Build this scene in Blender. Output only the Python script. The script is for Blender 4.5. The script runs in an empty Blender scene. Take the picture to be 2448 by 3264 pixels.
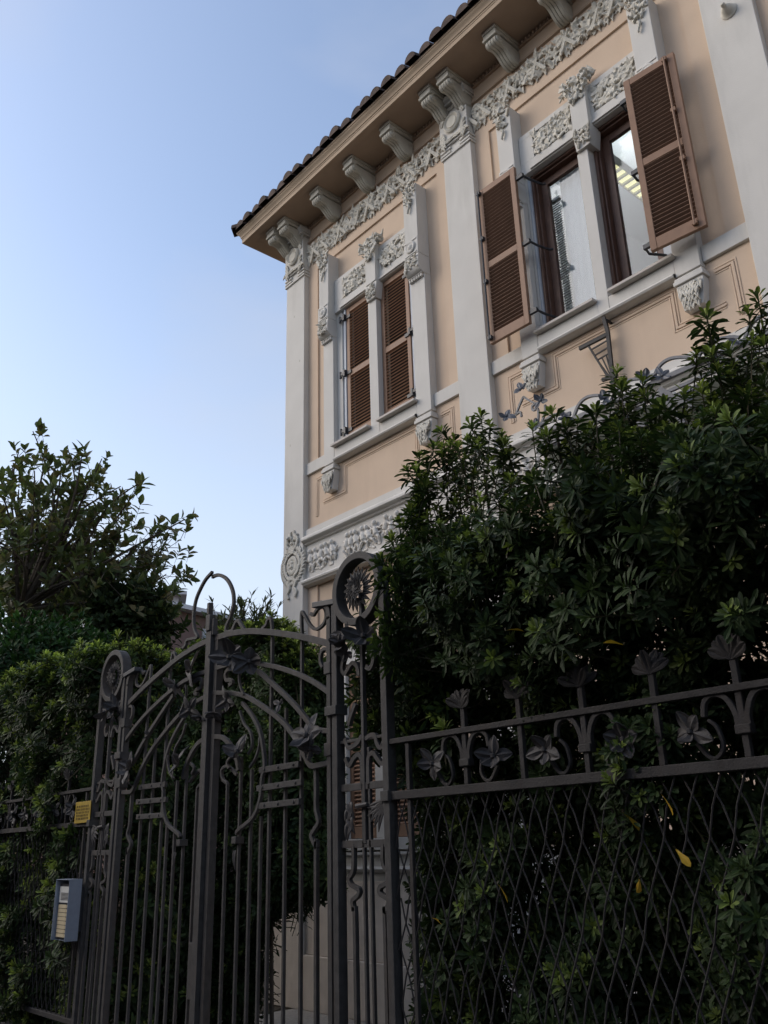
import bpy, math, random
import numpy as np
from mathutils import Vector, Matrix

random.seed(7)
RNG = np.random.default_rng(7)
scene = bpy.context.scene
C = scene.collection
EYE = 1.6                      # eye height above the pavement; z below is measured from the eye and lifted by EYE

# ------------------------------------------------------------------ camera
FPX, W0, H0 = 2792.3, 2448.0, 3264.0
PITCH, ROLL, YAW = math.radians(20.874), math.radians(-1.7286), math.radians(41.26)
_fw = np.array([-math.cos(YAW) * math.cos(PITCH), math.sin(YAW) * math.cos(PITCH), math.sin(PITCH)])
_rt = np.cross(_fw, [0, 0, 1.0]); _rt /= np.linalg.norm(_rt)
_up = np.cross(_rt, _fw)
_c, _s = math.cos(ROLL), math.sin(ROLL)
RT, UP = _c * _rt + _s * _up, -_s * _rt + _c * _up
cam_data = bpy.data.cameras.new("camera")
cam_data.sensor_fit = 'VERTICAL'
cam_data.sensor_height = 36.0
cam_data.lens = 36.0 * FPX / H0
cam_data.clip_start, cam_data.clip_end = 0.05, 3000
cam = bpy.data.objects.new("camera", cam_data)
C.objects.link(cam)
cam.matrix_world = Matrix(((RT[0], UP[0], -_fw[0], 0), (RT[1], UP[1], -_fw[1], 0), (RT[2], UP[2], -_fw[2], EYE), (0, 0, 0, 1)))
scene.camera = cam

def ray(px, py):
    return RT * ((px - W0 / 2) / FPX) - UP * ((py - H0 / 2) / FPX) + _fw

def at(px, py, Y):             # the point of the vertical plane y = Y seen at a photo pixel
    d = ray(px, py); return d * (Y / d[1])

def far(px, py, dist):         # the point at a horizontal distance
    d = ray(px, py); return d * (dist / math.hypot(d[0], d[1]))

# ------------------------------------------------------------------ light
SUN_DIR = Vector((-0.66, -0.56, 0.50)).normalized()
sun_el = math.asin(SUN_DIR.z)
sun_rot = math.atan2(SUN_DIR.x, SUN_DIR.y)
world = bpy.data.worlds.new("World")
scene.world = world
world.use_nodes = True
nt = world.node_tree
for n in list(nt.nodes): nt.nodes.remove(n)
wo = nt.nodes.new('ShaderNodeOutputWorld')
bg = nt.nodes.new('ShaderNodeBackground')
sky = nt.nodes.new('ShaderNodeTexSky')
sky.sky_type = 'NISHITA'
sky.sun_disc = False
sky.sun_elevation = sun_el
sky.sun_rotation = sun_rot
sky.air_density = 1.0
sky.dust_density = 1.6
sky.ozone_density = 1.6
bg.inputs['Strength'].default_value = 0.15
tc = nt.nodes.new('ShaderNodeTexCoord')
mp = nt.nodes.new('ShaderNodeMapping'); mp.inputs['Scale'].default_value = (1.0, 1.0, 2.6)
nz = nt.nodes.new('ShaderNodeTexNoise'); nz.inputs['Scale'].default_value = 2.3; nz.inputs['Detail'].default_value = 5; nz.inputs['Roughness'].default_value = 0.5
cr = nt.nodes.new('ShaderNodeValToRGB')
cr.color_ramp.elements[0].position = 0.45; cr.color_ramp.elements[0].color = (0.02, 0.02, 0.02, 1)
cr.color_ramp.elements[1].position = 0.75; cr.color_ramp.elements[1].color = (0.50, 0.50, 0.50, 1)
mx = nt.nodes.new('ShaderNodeMixRGB'); mx.inputs['Color2'].default_value = (2.15, 2.3, 2.7, 1)
nt.links.new(tc.outputs['Generated'], mp.inputs['Vector'])
nt.links.new(mp.outputs['Vector'], nz.inputs['Vector'])
nt.links.new(nz.outputs['Fac'], cr.inputs['Fac'])
nt.links.new(cr.outputs['Color'], mx.inputs['Fac'])
hsn = nt.nodes.new('ShaderNodeHueSaturation'); hsn.inputs['Saturation'].default_value = 0.90; hsn.inputs['Value'].default_value = 0.93
nt.links.new(sky.outputs['Color'], hsn.inputs['Color']); nt.links.new(hsn.outputs['Color'], mx.inputs['Color1'])
sx = nt.nodes.new('ShaderNodeSeparateXYZ'); nt.links.new(tc.outputs['Generated'], sx.inputs['Vector'])
hz = nt.nodes.new('ShaderNodeMapRange'); hz.interpolation_type = 'SMOOTHSTEP'
hz.inputs['From Min'].default_value = 0.02; hz.inputs['From Max'].default_value = 0.66; hz.inputs['To Min'].default_value = 0.85; hz.inputs['To Max'].default_value = 0.0
nt.links.new(sx.outputs['Z'], hz.inputs['Value'])
hm = nt.nodes.new('ShaderNodeMixRGB'); hm.inputs['Color2'].default_value = (2.80, 2.98, 3.25, 1)
nt.links.new(hz.outputs['Result'], hm.inputs['Fac']); nt.links.new(mx.outputs['Color'], hm.inputs['Color1'])
nt.links.new(hm.outputs['Color'], bg.inputs['Color'])
nt.links.new(bg.outputs['Background'], wo.inputs['Surface'])

sd = bpy.data.lights.new("sun", 'SUN')
sd.energy = 0.80
sd.angle = math.radians(48)
sd.color = (1.0, 0.90, 0.79)
sun = bpy.data.objects.new("sun", sd)
C.objects.link(sun)
sun.rotation_euler = (-SUN_DIR).to_track_quat('-Z', 'Y').to_euler()
sun.location = (0, -4, 14)
scene.view_settings.view_transform = 'Standard'
scene.view_settings.look = 'None'
scene.view_settings.exposure = 0.95
scene.view_settings.gamma = 1.0
scene.cycles.max_bounces = 8
scene.cycles.transparent_max_bounces = 8

# ------------------------------------------------------------------ materials
def mat(name, col, rough=0.8, spec=0.3, var=0.12, scale=6.0, bump=0.0, bscale=60.0, dirt=None, dscale=2.0, damt=0.5, metallic=0.0, attr=None):
    m = bpy.data.materials.new(name); m.use_nodes = True
    t = m.node_tree; b = t.nodes['Principled BSDF']
    b.inputs['Roughness'].default_value = rough
    b.inputs['Specular IOR Level'].default_value = spec
    b.inputs['Metallic'].default_value = metallic
    tcn = t.nodes.new('ShaderNodeTexCoord')
    n = t.nodes.new('ShaderNodeTexNoise'); n.inputs['Scale'].default_value = scale; n.inputs['Detail'].default_value = 6
    t.links.new(tcn.outputs['Object'], n.inputs['Vector'])
    hs = t.nodes.new('ShaderNodeMapRange')
    hs.inputs['From Min'].default_value = 0.25; hs.inputs['From Max'].default_value = 0.75
    hs.inputs['To Min'].default_value = 1 - var; hs.inputs['To Max'].default_value = 1 + var
    t.links.new(n.outputs['Fac'], hs.inputs['Value'])
    mul = t.nodes.new('ShaderNodeMixRGB'); mul.blend_type = 'MULTIPLY'; mul.inputs['Fac'].default_value = 1
    if attr:
        a = t.nodes.new('ShaderNodeAttribute'); a.attribute_name = attr
        t.links.new(a.outputs['Color'], mul.inputs['Color1'])
    else:
        mul.inputs['Color1'].default_value = (*col, 1)
    t.links.new(hs.outputs['Result'], mul.inputs['Color2'])
    out = mul.outputs['Color']
    if dirt:
        n2 = t.nodes.new('ShaderNodeTexNoise'); n2.inputs['Scale'].default_value = dscale; n2.inputs['Detail'].default_value = 8; n2.inputs['Roughness'].default_value = 0.65
        mp2 = t.nodes.new('ShaderNodeMapping'); mp2.inputs['Scale'].default_value = (1.8, 1.8, 0.28)
        t.links.new(tcn.outputs['Object'], mp2.inputs['Vector'])
        t.links.new(mp2.outputs['Vector'], n2.inputs['Vector'])
        r2 = t.nodes.new('ShaderNodeMapRange')
        r2.inputs['From Min'].default_value = 0.52; r2.inputs['From Max'].default_value = 0.78; r2.inputs['To Max'].default_value = damt
        t.links.new(n2.outputs['Fac'], r2.inputs['Value'])
        mm = t.nodes.new('ShaderNodeMixRGB'); mm.inputs['Color2'].default_value = (*dirt, 1)
        t.links.new(r2.outputs['Result'], mm.inputs['Fac'])
        t.links.new(out, mm.inputs['Color1']); out = mm.outputs['Color']
    t.links.new(out, b.inputs['Base Color'])
    if bump:
        n3 = t.nodes.new('ShaderNodeTexNoise'); n3.inputs['Scale'].default_value = bscale; n3.inputs['Detail'].default_value = 4
        t.links.new(tcn.outputs['Object'], n3.inputs['Vector'])
        bp = t.nodes.new('ShaderNodeBump'); bp.inputs['Strength'].default_value = bump; bp.inputs['Distance'].default_value = 0.01
        t.links.new(n3.outputs['Fac'], bp.inputs['Height'])
        t.links.new(bp.outputs['Normal'], b.inputs['Normal'])
    return m

M = {
    'peach': mat('peach_stucco', (0.575, 0.445, 0.335), 0.9, 0.2, 0.05, 3, 0.15, 90, (0.44, 0.33, 0.25), 1.3, 0.45),
    'white': mat('white_stucco', (0.575, 0.553, 0.515), 0.85, 0.2, 0.05, 3, 0.12, 90, (0.38, 0.365, 0.33), 1.5, 0.55),
    'relief': mat('relief_stucco', (0.56, 0.53, 0.465), 0.85, 0.2, 0.08, 9, 0.1, 120, (0.33, 0.305, 0.25), 3.0, 0.6),
    'putto': mat('figure_stucco', (0.64, 0.61, 0.56), 0.85, 0.2, 0.08, 9, 0.1, 120, (0.42, 0.34, 0.27), 3.0, 0.5),
    'soffit': mat('soffit_paint', (0.41, 0.305, 0.225), 0.9, 0.2, 0.08, 3, 0.1, 80),
    'bracket': mat('bracket_stucco', (0.48, 0.455, 0.395), 0.9, 0.2, 0.10, 8, 0.2, 60),
    'fascia': mat('fascia_paint', (0.42, 0.325, 0.235), 0.8, 0.2, 0.07, 4, 0.05, 80, (0.30, 0.24, 0.18), 3.0, 0.4),
    'tile': mat('roof_tile', (0.085, 0.062, 0.052), 0.9, 0.2, 0.5, 6, 0.5, 40, (0.04, 0.035, 0.03), 5.0, 0.7),
    'plinth': mat('plinth_render', (0.66, 0.59, 0.52), 0.95, 0.15, 0.10, 5, 0.6, 120, (0.48, 0.43, 0.38), 1.6, 0.5),
    'shutter': mat('shutter_paint', (0.245, 0.143, 0.090), 0.6, 0.35, 0.10, 10, 0.05, 60),
    'slat': mat('slat_paint', (0.30, 0.178, 0.115), 0.65, 0.3, 0.12, 10),
    'slat_shaded': mat('shaded_slat_paint', (0.17, 0.10, 0.068), 0.65, 0.3, 0.12, 10),  # slat colour darkened to carry the shade on the opened shutters
    'wood': mat('window_wood', (0.105, 0.055, 0.038), 0.5, 0.4, 0.2, 14),
    'zinc': mat('painted_jamb', (0.40, 0.43, 0.475), 0.55, 0.4, 0.08, 8),
    'sill': mat('sill_stone', (0.48, 0.44, 0.40), 0.7, 0.3, 0.10, 12),
    'hinge': mat('hinge_iron', (0.030, 0.032, 0.038), 0.5, 0.4, 0.15, 20),
    'iron': mat('gate_iron', (0.058, 0.055, 0.053), 0.65, 0.25, 0.25, 25, 0.25, 150, (0.075, 0.045, 0.030), 9.0, 0.45),
    'fence_iron': mat('fence_iron', (0.040, 0.037, 0.036), 0.7, 0.25, 0.25, 25, 0.25, 150, (0.055, 0.035, 0.025), 9.0, 0.4),
    'petal_iron': mat('cast_petal_iron', (0.062, 0.058, 0.057), 0.6, 0.25, 0.25, 30, 0.2, 120),
    'bracket_iron': mat('wall_bracket_iron', (0.032, 0.030, 0.030), 0.6, 0.25, 0.2, 25),
    'canopy_iron': mat('canopy_iron', (0.11, 0.115, 0.13), 0.5, 0.4, 0.25, 20),
    'canopy_panel': mat('canopy_sheet', (0.33, 0.36, 0.30), 0.6, 0.3, 0.08, 4),
    'leaf': mat('leaf', (0.05, 0.09, 0.03), 0.5, 0.13, 0.18, 4, attr='tint'),
    'magnolia': mat('magnolia_leaf', (0.03, 0.035, 0.015), 0.55, 0.25, 0.18, 4, attr='tint'),
    'bark': mat('bark', (0.075, 0.062, 0.050), 0.95, 0.1, 0.3, 14, 0.6, 60),
    'yellow': mat('yellow_sign_paint', (0.40, 0.27, 0.03), 0.6, 0.3, 0.18, 12, dirt=(0.17, 0.12, 0.04), dscale=14, damt=0.5),
    'ink': mat('faded_ink', (0.11, 0.08, 0.03), 0.8, 0.1, 0.3, 30),
    'box': mat('intercom_metal', (0.30, 0.345, 0.42), 0.45, 0.5, 0.07, 40, metallic=0.25),
    'card': mat('name_card', (0.58, 0.49, 0.32), 0.7, 0.2, 0.06, 30),
    'paper': mat('white_card', (0.62, 0.62, 0.58), 0.7, 0.2, 0.06, 30),
    'dark': mat('dark_plastic', (0.03, 0.03, 0.035), 0.5, 0.3, 0.1, 20),
    'asphalt': mat('asphalt', (0.050, 0.050, 0.052), 0.95, 0.2, 0.25, 6, 0.6, 160),
    'pave': mat('pavement_stone', (0.16, 0.155, 0.145), 0.9, 0.2, 0.15, 5, 0.4, 90),
    'kerb': mat('kerb_stone', (0.24, 0.23, 0.22), 0.9, 0.2, 0.15, 6, 0.4, 90),
    'gravel': mat('bounce_gravel', (0.36, 0.33, 0.29), 0.95, 0.15, 0.2, 40, 0.8, 200),
    'soil': mat('garden_soil', (0.060, 0.048, 0.034), 1.0, 0.1, 0.3, 5, 0.8, 40),
    'base': mat('fence_base_stone', (0.15, 0.14, 0.13), 0.9, 0.2, 0.2, 6, 0.5, 70),
    'farwall': mat('far_brown_wall', (0.15, 0.10, 0.088), 0.9, 0.2, 0.08, 1.5),
    'faryellow': mat('far_yellow_wall', (0.62, 0.47, 0.27), 0.9, 0.2, 0.06, 1.5),
    'fartrim': mat('far_trim', (0.50, 0.50, 0.52), 0.8, 0.2, 0.06, 2),
    'farroof': mat('far_roof', (0.17, 0.10, 0.075), 0.9, 0.2, 0.15, 3),
    'room': mat('room_paint', (0.82, 0.84, 0.86), 0.9, 0.1, 0.02, 2),
    'blind': mat('blind_slat', (0.13, 0.155, 0.14), 0.5, 0.4, 0.06, 10),
    'curtain': mat('curtain_cloth', (0.80, 0.82, 0.85), 0.9, 0.1, 0.03, 5),
}
def translucent(m, amount):
    t = m.node_tree; b = t.nodes['Principled BSDF']; o = t.nodes['Material Output']
    tr = t.nodes.new('ShaderNodeBsdfTranslucent'); mixn = t.nodes.new('ShaderNodeMixShader'); mixn.inputs['Fac'].default_value = amount
    src = b.inputs['Base Color'].links[0].from_socket
    g = t.nodes.new('ShaderNodeMixRGB'); g.blend_type = 'MULTIPLY'; g.inputs['Fac'].default_value = 1; g.inputs['Color2'].default_value = (1.15, 1.25, 0.7, 1)
    t.links.new(src, g.inputs['Color1']); t.links.new(g.outputs['Color'], tr.inputs['Color'])
    t.links.new(b.outputs[0], mixn.inputs[1]); t.links.new(tr.outputs[0], mixn.inputs[2]); t.links.new(mixn.outputs[0], o.inputs['Surface'])
translucent(M['leaf'], 0.2); translucent(M['magnolia'], 0.3)
def glass_mat():
    m = bpy.data.materials.new('window_glass'); m.use_nodes = True
    t = m.node_tree
    for n in list(t.nodes): t.nodes.remove(n)
    o = t.nodes.new('ShaderNodeOutputMaterial'); mixn = t.nodes.new('ShaderNodeMixShader')
    g = t.nodes.new('ShaderNodeBsdfGlossy'); g.inputs['Roughness'].default_value = 0.03; g.inputs['Color'].default_value = (0.9, 0.93, 0.97, 1)
    tr = t.nodes.new('ShaderNodeBsdfTransparent'); tr.inputs['Color'].default_value = (0.92, 0.94, 0.95, 1)
    lw = t.nodes.new('ShaderNodeLayerWeight'); lw.inputs['Blend'].default_value = 0.5
    fr = t.nodes.new('ShaderNodeMapRange'); fr.inputs['From Min'].default_value = 0.1; fr.inputs['To Min'].default_value = 0.015; fr.inputs['To Max'].default_value = 0.10
    t.links.new(lw.outputs['Facing'], fr.inputs['Value']); t.links.new(fr.outputs['Result'], mixn.inputs['Fac']); t.links.new(tr.outputs[0], mixn.inputs[1]); t.links.new(g.outputs[0], mixn.inputs[2])
    t.links.new(mixn.outputs[0], o.inputs['Surface'])
    return m
M['glass'] = glass_mat()
def emit_mat(name, col, strength):
    m = bpy.data.materials.new(name); m.use_nodes = True
    b = m.node_tree.nodes['Principled BSDF']
    b.inputs['Base Color'].default_value = (0.9, 0.9, 0.8, 1)
    b.inputs['Emission Color'].default_value = (*col, 1); b.inputs['Emission Strength'].default_value = strength
    return m
M['lamp'] = emit_mat('lamp_diffuser', (1.0, 0.93, 0.45), 0.42); M['uplight'] = emit_mat('room_fill_tube', (0.93, 0.97, 1.0), 11.0)
def sheer_mat():
    m = bpy.data.materials.new('sheer_curtain'); m.use_nodes = True
    t = m.node_tree
    for n in list(t.nodes): t.nodes.remove(n)
    o = t.nodes.new('ShaderNodeOutputMaterial'); a = t.nodes.new('ShaderNodeMixShader'); a.inputs['Fac'].default_value = 0.5
    d = t.nodes.new('ShaderNodeBsdfDiffuse'); d.inputs['Color'].default_value = (0.86, 0.88, 0.90, 1)
    tr = t.nodes.new('ShaderNodeBsdfTranslucent'); tr.inputs['Color'].default_value = (0.80, 0.84, 0.90, 1)
    t.links.new(d.outputs[0], a.inputs[1]); t.links.new(tr.outputs[0], a.inputs[2]); t.links.new(a.outputs[0], o.inputs['Surface'])
    return m
M['curtain'] = sheer_mat()

# ------------------------------------------------------------------ object helpers
ORIGIN = {}
def thing(name, label, cat, loc, group=None, kind=None):
    o = bpy.data.objects.new(name, None); C.objects.link(o)
    o.empty_display_size = 0.2
    o.location = loc; ORIGIN[o.name] = Vector(loc)
    tag(o, label, cat, group, kind)
    return o
def tag(o, label=None, cat=None, group=None, kind=None):
    if label: o['label'] = label
    if cat: o['category'] = cat
    if group: o['group'] = group
    if kind: o['kind'] = kind

def link_mesh(name, V, F, material, parent=None, smooth=False, tint=None, lift=EYE):
    V = np.asarray(V, dtype=np.float64).copy()
    V[:, 2] += lift
    org = ORIGIN[parent.name] if parent else Vector((0, 0, 0))
    V -= np.array(org)
    me = bpy.data.meshes.new(name)
    me.vertices.add(len(V)); me.vertices.foreach_set('co', V.astype(np.float32).ravel())
    lens = np.fromiter((len(f) for f in F), dtype=np.int32, count=len(F)) if not isinstance(F, tuple) else F[1]
    loops = np.fromiter((i for f in F for i in f), dtype=np.int32) if not isinstance(F, tuple) else F[0]
    me.loops.add(len(loops)); me.loops.foreach_set('vertex_index', loops)
    me.polygons.add(len(lens))
    st = np.concatenate(([0], np.cumsum(lens)[:-1])).astype(np.int32)
    me.polygons.foreach_set('loop_start', st)
    flat = tint is not None
    me.polygons.foreach_set('use_smooth', np.full(len(lens), not flat, dtype=bool))
    me.update(calc_edges=True); me.validate()
    if not flat and not smooth: me.set_sharp_from_angle(angle=math.radians(38))
    if tint is not None:
        a = me.color_attributes.new('tint', 'FLOAT_COLOR', 'POINT')
        a.data.foreach_set('color', np.concatenate([tint, np.ones((len(tint), 1))], axis=1).astype(np.float32).ravel())
    me.materials.append(material)
    o = bpy.data.objects.new(name, me); C.objects.link(o)
    if parent:
        o.parent = parent
    ORIGIN[o.name] = Vector(org)
    return o

class MB:
    def __init__(s): s.v = []; s.f = []
    def add(s, V, F):
        b = len(s.v); s.v += [tuple(p) for p in V]; s.f += [tuple(i + b for i in f) for f in F]
    def box(s, x0, x1, y0, y1, z0, z1):
        s.add([(x0, y0, z0), (x1, y0, z0), (x1, y1, z0), (x0, y1, z0), (x0, y0, z1), (x1, y0, z1), (x1, y1, z1), (x0, y1, z1)],
              [(0, 3, 2, 1), (4, 5, 6, 7), (0, 1, 5, 4), (1, 2, 6, 5), (2, 3, 7, 6), (3, 0, 4, 7)])
    def quad(s, a, b, c, d): s.add([a, b, c, d], [(0, 1, 2, 3)])
    def prism_x(s, prof, x0, x1):          # closed profile of (y, z) extruded along x
        n = len(prof)
        V = [(x0, y, z) for y, z in prof] + [(x1, y, z) for y, z in prof]
        F = [(i, (i + 1) % n, n + (i + 1) % n, n + i) for i in range(n)] + [tuple(range(n))[::-1], tuple(range(n, 2 * n))]
        s.add(V, F)
    def prism_y(s, prof, y0, y1):          # closed profile of (x, z) extruded along y
        n = len(prof)
        V = [(x, y0, z) for x, z in prof] + [(x, y1, z) for x, z in prof]
        F = [(i, (i + 1) % n, n + (i + 1) % n, n + i) for i in range(n)] + [tuple(range(n))[::-1], tuple(range(n, 2 * n))]
        s.add(V, F)
    def sweep_x(s, prof, x0, x1):          # open profile of (y, z) as a sheet
        n = len(prof)
        V = [(x0, y, z) for y, z in prof] + [(x1, y, z) for y, z in prof]
        s.add(V, [(i, i + 1, n + i + 1, n + i) for i in range(n - 1)])
    def ribbon(s, pts, w, y0, y1, closed=False, taper=1.0):  # bar of width w along an (x, z) path, from y0 to y1
        P = [np.array(p, float) for p in pts]; n = len(P); V = []
        for i in range(n):
            a = P[(i - 1) % n] if (closed or i > 0) else P[i]
            b = P[(i + 1) % n] if (closed or i < n - 1) else P[i]
            t = b - a; t /= (np.linalg.norm(t) + 1e-9); nn = np.array([-t[1], t[0]])
            ww = w * (1 + (taper - 1) * i / max(1, n - 1)) / 2
            L, R_ = P[i] + nn * ww, P[i] - nn * ww
            V += [(L[0], y0, L[1]), (R_[0], y0, R_[1]), (R_[0], y1, R_[1]), (L[0], y1, L[1])]
        F = []
        for i in range(n if closed else n - 1):
            a, b = 4 * i, 4 * ((i + 1) % n)
            for k in range(4): F.append((a + k, b + k, b + (k + 1) % 4, a + (k + 1) % 4))
        if not closed: F += [(0, 1, 2, 3), (4 * n - 1, 4 * n - 2, 4 * n - 3, 4 * n - 4)]
        s.add(V, F)
    def tube(s, pts, r0, r1=None, k=6):
        r1 = r0 if r1 is None else r1
        P = [np.array(p, float) for p in pts]; n = len(P); V = []
        for i in range(n):
            t = P[min(i + 1, n - 1)] - P[max(i - 1, 0)]; t /= (np.linalg.norm(t) + 1e-9)
            ref = np.array([0, 0, 1.0]) if abs(t[2]) < 0.9 else np.array([1.0, 0, 0])
            u = np.cross(t, ref); u /= np.linalg.norm(u); v = np.cross(t, u)
            r = r0 + (r1 - r0) * i / max(1, n - 1)
            V += [P[i] + r * (math.cos(2 * math.pi * j / k) * u + math.sin(2 * math.pi * j / k) * v) for j in range(k)]
        F = [(i * k + j, i * k + (j + 1) % k, (i + 1) * k + (j + 1) % k, (i + 1) * k + j) for i in range(n - 1) for j in range(k)]
        F += [tuple(range(k))[::-1], tuple(range((n - 1) * k, n * k))]
        s.add(V, F)
    def lathe(s, c, axis, prof, k=16):     # prof = list of (distance along axis, radius)
        ax = np.array(axis, float); ax /= np.linalg.norm(ax)
        ref = np.array([0, 0, 1.0]) if abs(ax[2]) < 0.9 else np.array([1.0, 0, 0])
        u = np.cross(ax, ref); u /= np.linalg.norm(u); v = np.cross(ax, u); c = np.array(c, float)
        V = []; n = len(prof)
        for d, r in prof:
            V += [c + ax * d + r * (math.cos(2 * math.pi * j / k) * u + math.sin(2 * math.pi * j / k) * v) for j in range(k)]
        F = [(i * k + j, i * k + (j + 1) % k, (i + 1) * k + (j + 1) % k, (i + 1) * k + j) for i in range(n - 1) for j in range(k)]
        F += [tuple(range(k))[::-1], tuple(range((n - 1) * k, n * k))]
        s.add(V, F)
    def ball(s, c, rx, ry, rz, k=8, rot=None):
        V = []; F = []
        rows = max(3, k // 2)
        for i in range(rows + 1):
            ph = math.pi * i / rows - math.pi / 2
            for j in range(k):
                th = 2 * math.pi * j / k
                p = np.array([rx * math.cos(ph) * math.cos(th), ry * math.cos(ph) * math.sin(th), rz * math.sin(ph)])
                if rot is not None: p = rot @ p
                V.append(p + np.array(c))
        for i in range(rows):
            for j in range(k): F.append((i * k + j, i * k + (j + 1) % k, (i + 1) * k + (j + 1) % k, (i + 1) * k + j))
        s.add(V, F)
    def petal(s, base, d, nrm, L, w, cup=0.25, tip=0.5, th=0.004, rows=5, widths=None):
        # a cupped petal or leaf with thickness: from base along d, curving towards nrm
        d = np.array(d, float); d /= np.linalg.norm(d); nrm = np.array(nrm, float)
        nrm = nrm - d * (nrm @ d); nrm /= (np.linalg.norm(nrm) + 1e-9); sd_ = np.cross(d, nrm)
        base = np.array(base, float); top = []; bot = []
        for i in range(rows + 1):
            t = i / rows
            ww = w / 2 * math.sin(math.pi * min(1, (0.08 + 0.92 * t)) ** tip) if widths is None else float(np.interp(t, np.linspace(0, 1, len(widths)), widths))
            c0 = base + d * L * t * (1 - 0.15 * abs(cup) * t) + nrm * L * cup * t * t
            for q in (-1, -0.5, 0, 0.5, 1):
                p = c0 + sd_ * ww * q + nrm * (ww * (0.0, 0.34, 0.22)[int(abs(q) * 2)] + (0.10 * ww * math.sin(t * 9 + q * 2) if abs(q) == 1 else 0))
                top.append(p); bot.append(p - nrm * th)
        n = len(top); V = top + bot; F = []
        for i in range(rows):
            for q in range(4):
                a = i * 5 + q
                F.append((a, a + 1, a + 6, a + 5)); F.append((n + a, n + a + 5, n + a + 6, n + a + 1))
            a = i * 5; F.append((a, a + 5, n + a + 5, n + a)); F.append((a + 4, n + a + 4, n + a + 9, a + 9))
        e = rows * 5
        for q in range(4): F.append((q, n + q, n + q + 1, q + 1)); F.append((e + q, e + q + 1, n + e + q + 1, n + e + q))
        s.add(V, F)
    def grid(s, x0, x1, z0, z1, Y, holes):  # a wall face with rectangular holes, and no back
        xs = sorted({x0, x1, *[h[i] for h in holes for i in (0, 1) if x0 < h[i] < x1]})
        zs = sorted({z0, z1, *[h[i] for h in holes for i in (2, 3) if z0 < h[i] < z1]})
        for a, b in zip(xs, xs[1:]):
            for c, d in zip(zs, zs[1:]):
                mxx, mz = (a + b) / 2, (c + d) / 2
                if any(h[0] < mxx < h[1] and h[2] < mz < h[3] for h in holes): continue
                s.quad((a, Y, c), (b, Y, c), (b, Y, d), (a, Y, d))
    def reveal(s, x0, x1, z0, z1, y0, y1):  # the four inner faces of an opening
        s.quad((x0, y0, z0), (x0, y1, z0), (x0, y1, z1), (x0, y0, z1))
        s.quad((x1, y0, z0), (x1, y0, z1), (x1, y1, z1), (x1, y1, z0))
        s.quad((x0, y0, z0), (x1, y0, z0), (x1, y1, z0), (x0, y1, z0))
        s.quad((x0, y0, z1), (x0, y1, z1), (x1, y1, z1), (x1, y0, z1))
    def build(s, name, material, parent=None, smooth=False, bevel=0.0, remesh=0.0):
        o = link_mesh(name, s.v, s.f, material, parent, smooth)
        if remesh:
            r = o.modifiers.new('remesh', 'REMESH'); r.mode = 'VOXEL'; r.voxel_size = remesh; r.use_smooth_shade = True
        if bevel:
            b = o.modifiers.new('bevel', 'BEVEL'); b.width = bevel; b.segments = 2; b.limit_method = 'ANGLE'; b.angle_limit = math.radians(40)
        return o

def spline(pts, n=6, closed=False):
    P = [np.array(p, float) for p in pts]; out = []; m = len(P)
    for i in range(m if closed else m - 1):
        p1, p2 = P[i], P[(i + 1) % m]
        p0 = P[i - 1] if (closed or i > 0) else 2 * p1 - p2
        p3 = P[(i + 2) % m] if (closed or i + 2 < m) else 2 * p2 - p1
        for k in range(n):
            t = k / n
            out.append(0.5 * ((2 * p1) + (-p0 + p2) * t + (2 * p0 - 5 * p1 + 4 * p2 - p3) * t * t + (-p0 + 3 * p1 - 3 * p2 + p3) * t ** 3))
    if not closed: out.append(P[-1])
    return out
def rotz(a): return np.array([[math.cos(a), -math.sin(a), 0], [math.sin(a), math.cos(a), 0], [0, 0, 1]])
def roty(a): return np.array([[math.cos(a), 0, math.sin(a)], [0, 1, 0], [-math.sin(a), 0, math.cos(a)]])

# carved leaves, buds and fruit packed over a rectangle of a wall
def carve(mb, x0, x1, z0, z1, Y, n, size, depth, seed, shape=None):
    rd = random.Random(seed)
    for i in range(n):
        x, z = rd.uniform(x0, x1), rd.uniform(z0, z1)
        if shape and not shape(x, z): continue
        s = size * rd.uniform(0.6, 1.3); dp = depth * rd.uniform(0.35, 1.0)
        k = rd.random()
        if k < 0.62:
            a = rd.uniform(0, 2 * math.pi); d = (math.cos(a), -rd.uniform(0.1, 0.7), math.sin(a))
            mb.petal((x - 0.45 * s * d[0], Y - dp * 0.35, z - 0.45 * s * d[2]), d, (0, -1, rd.uniform(-0.3, 0.3)), s * 1.25, s * rd.uniform(0.45, 0.75), cup=rd.uniform(-0.4, 0.1), th=0.016, rows=3)
        elif k < 0.86:
            mb.ball((x, Y - dp * 0.5, z), s * 0.26, dp * 0.6 + 0.006, s * 0.26, k=7)
        else:
            mb.ball((x, Y - dp * 0.3, z), s * 0.4, dp * 0.5, s * 0.2, k=7, rot=roty(rd.uniform(0, 3)))
def garland(mb, xc, zt, Y, w, h, seed, depth=0.06, n=40, size=0.06):
    carve(mb, xc - w / 2, xc + w / 2, zt - h, zt, Y, n, size, depth, seed,
          shape=lambda x, z: abs(x - xc) < w / 2 * (1 - ((zt - z) / h) ** 1.5 * 0.85))

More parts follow.
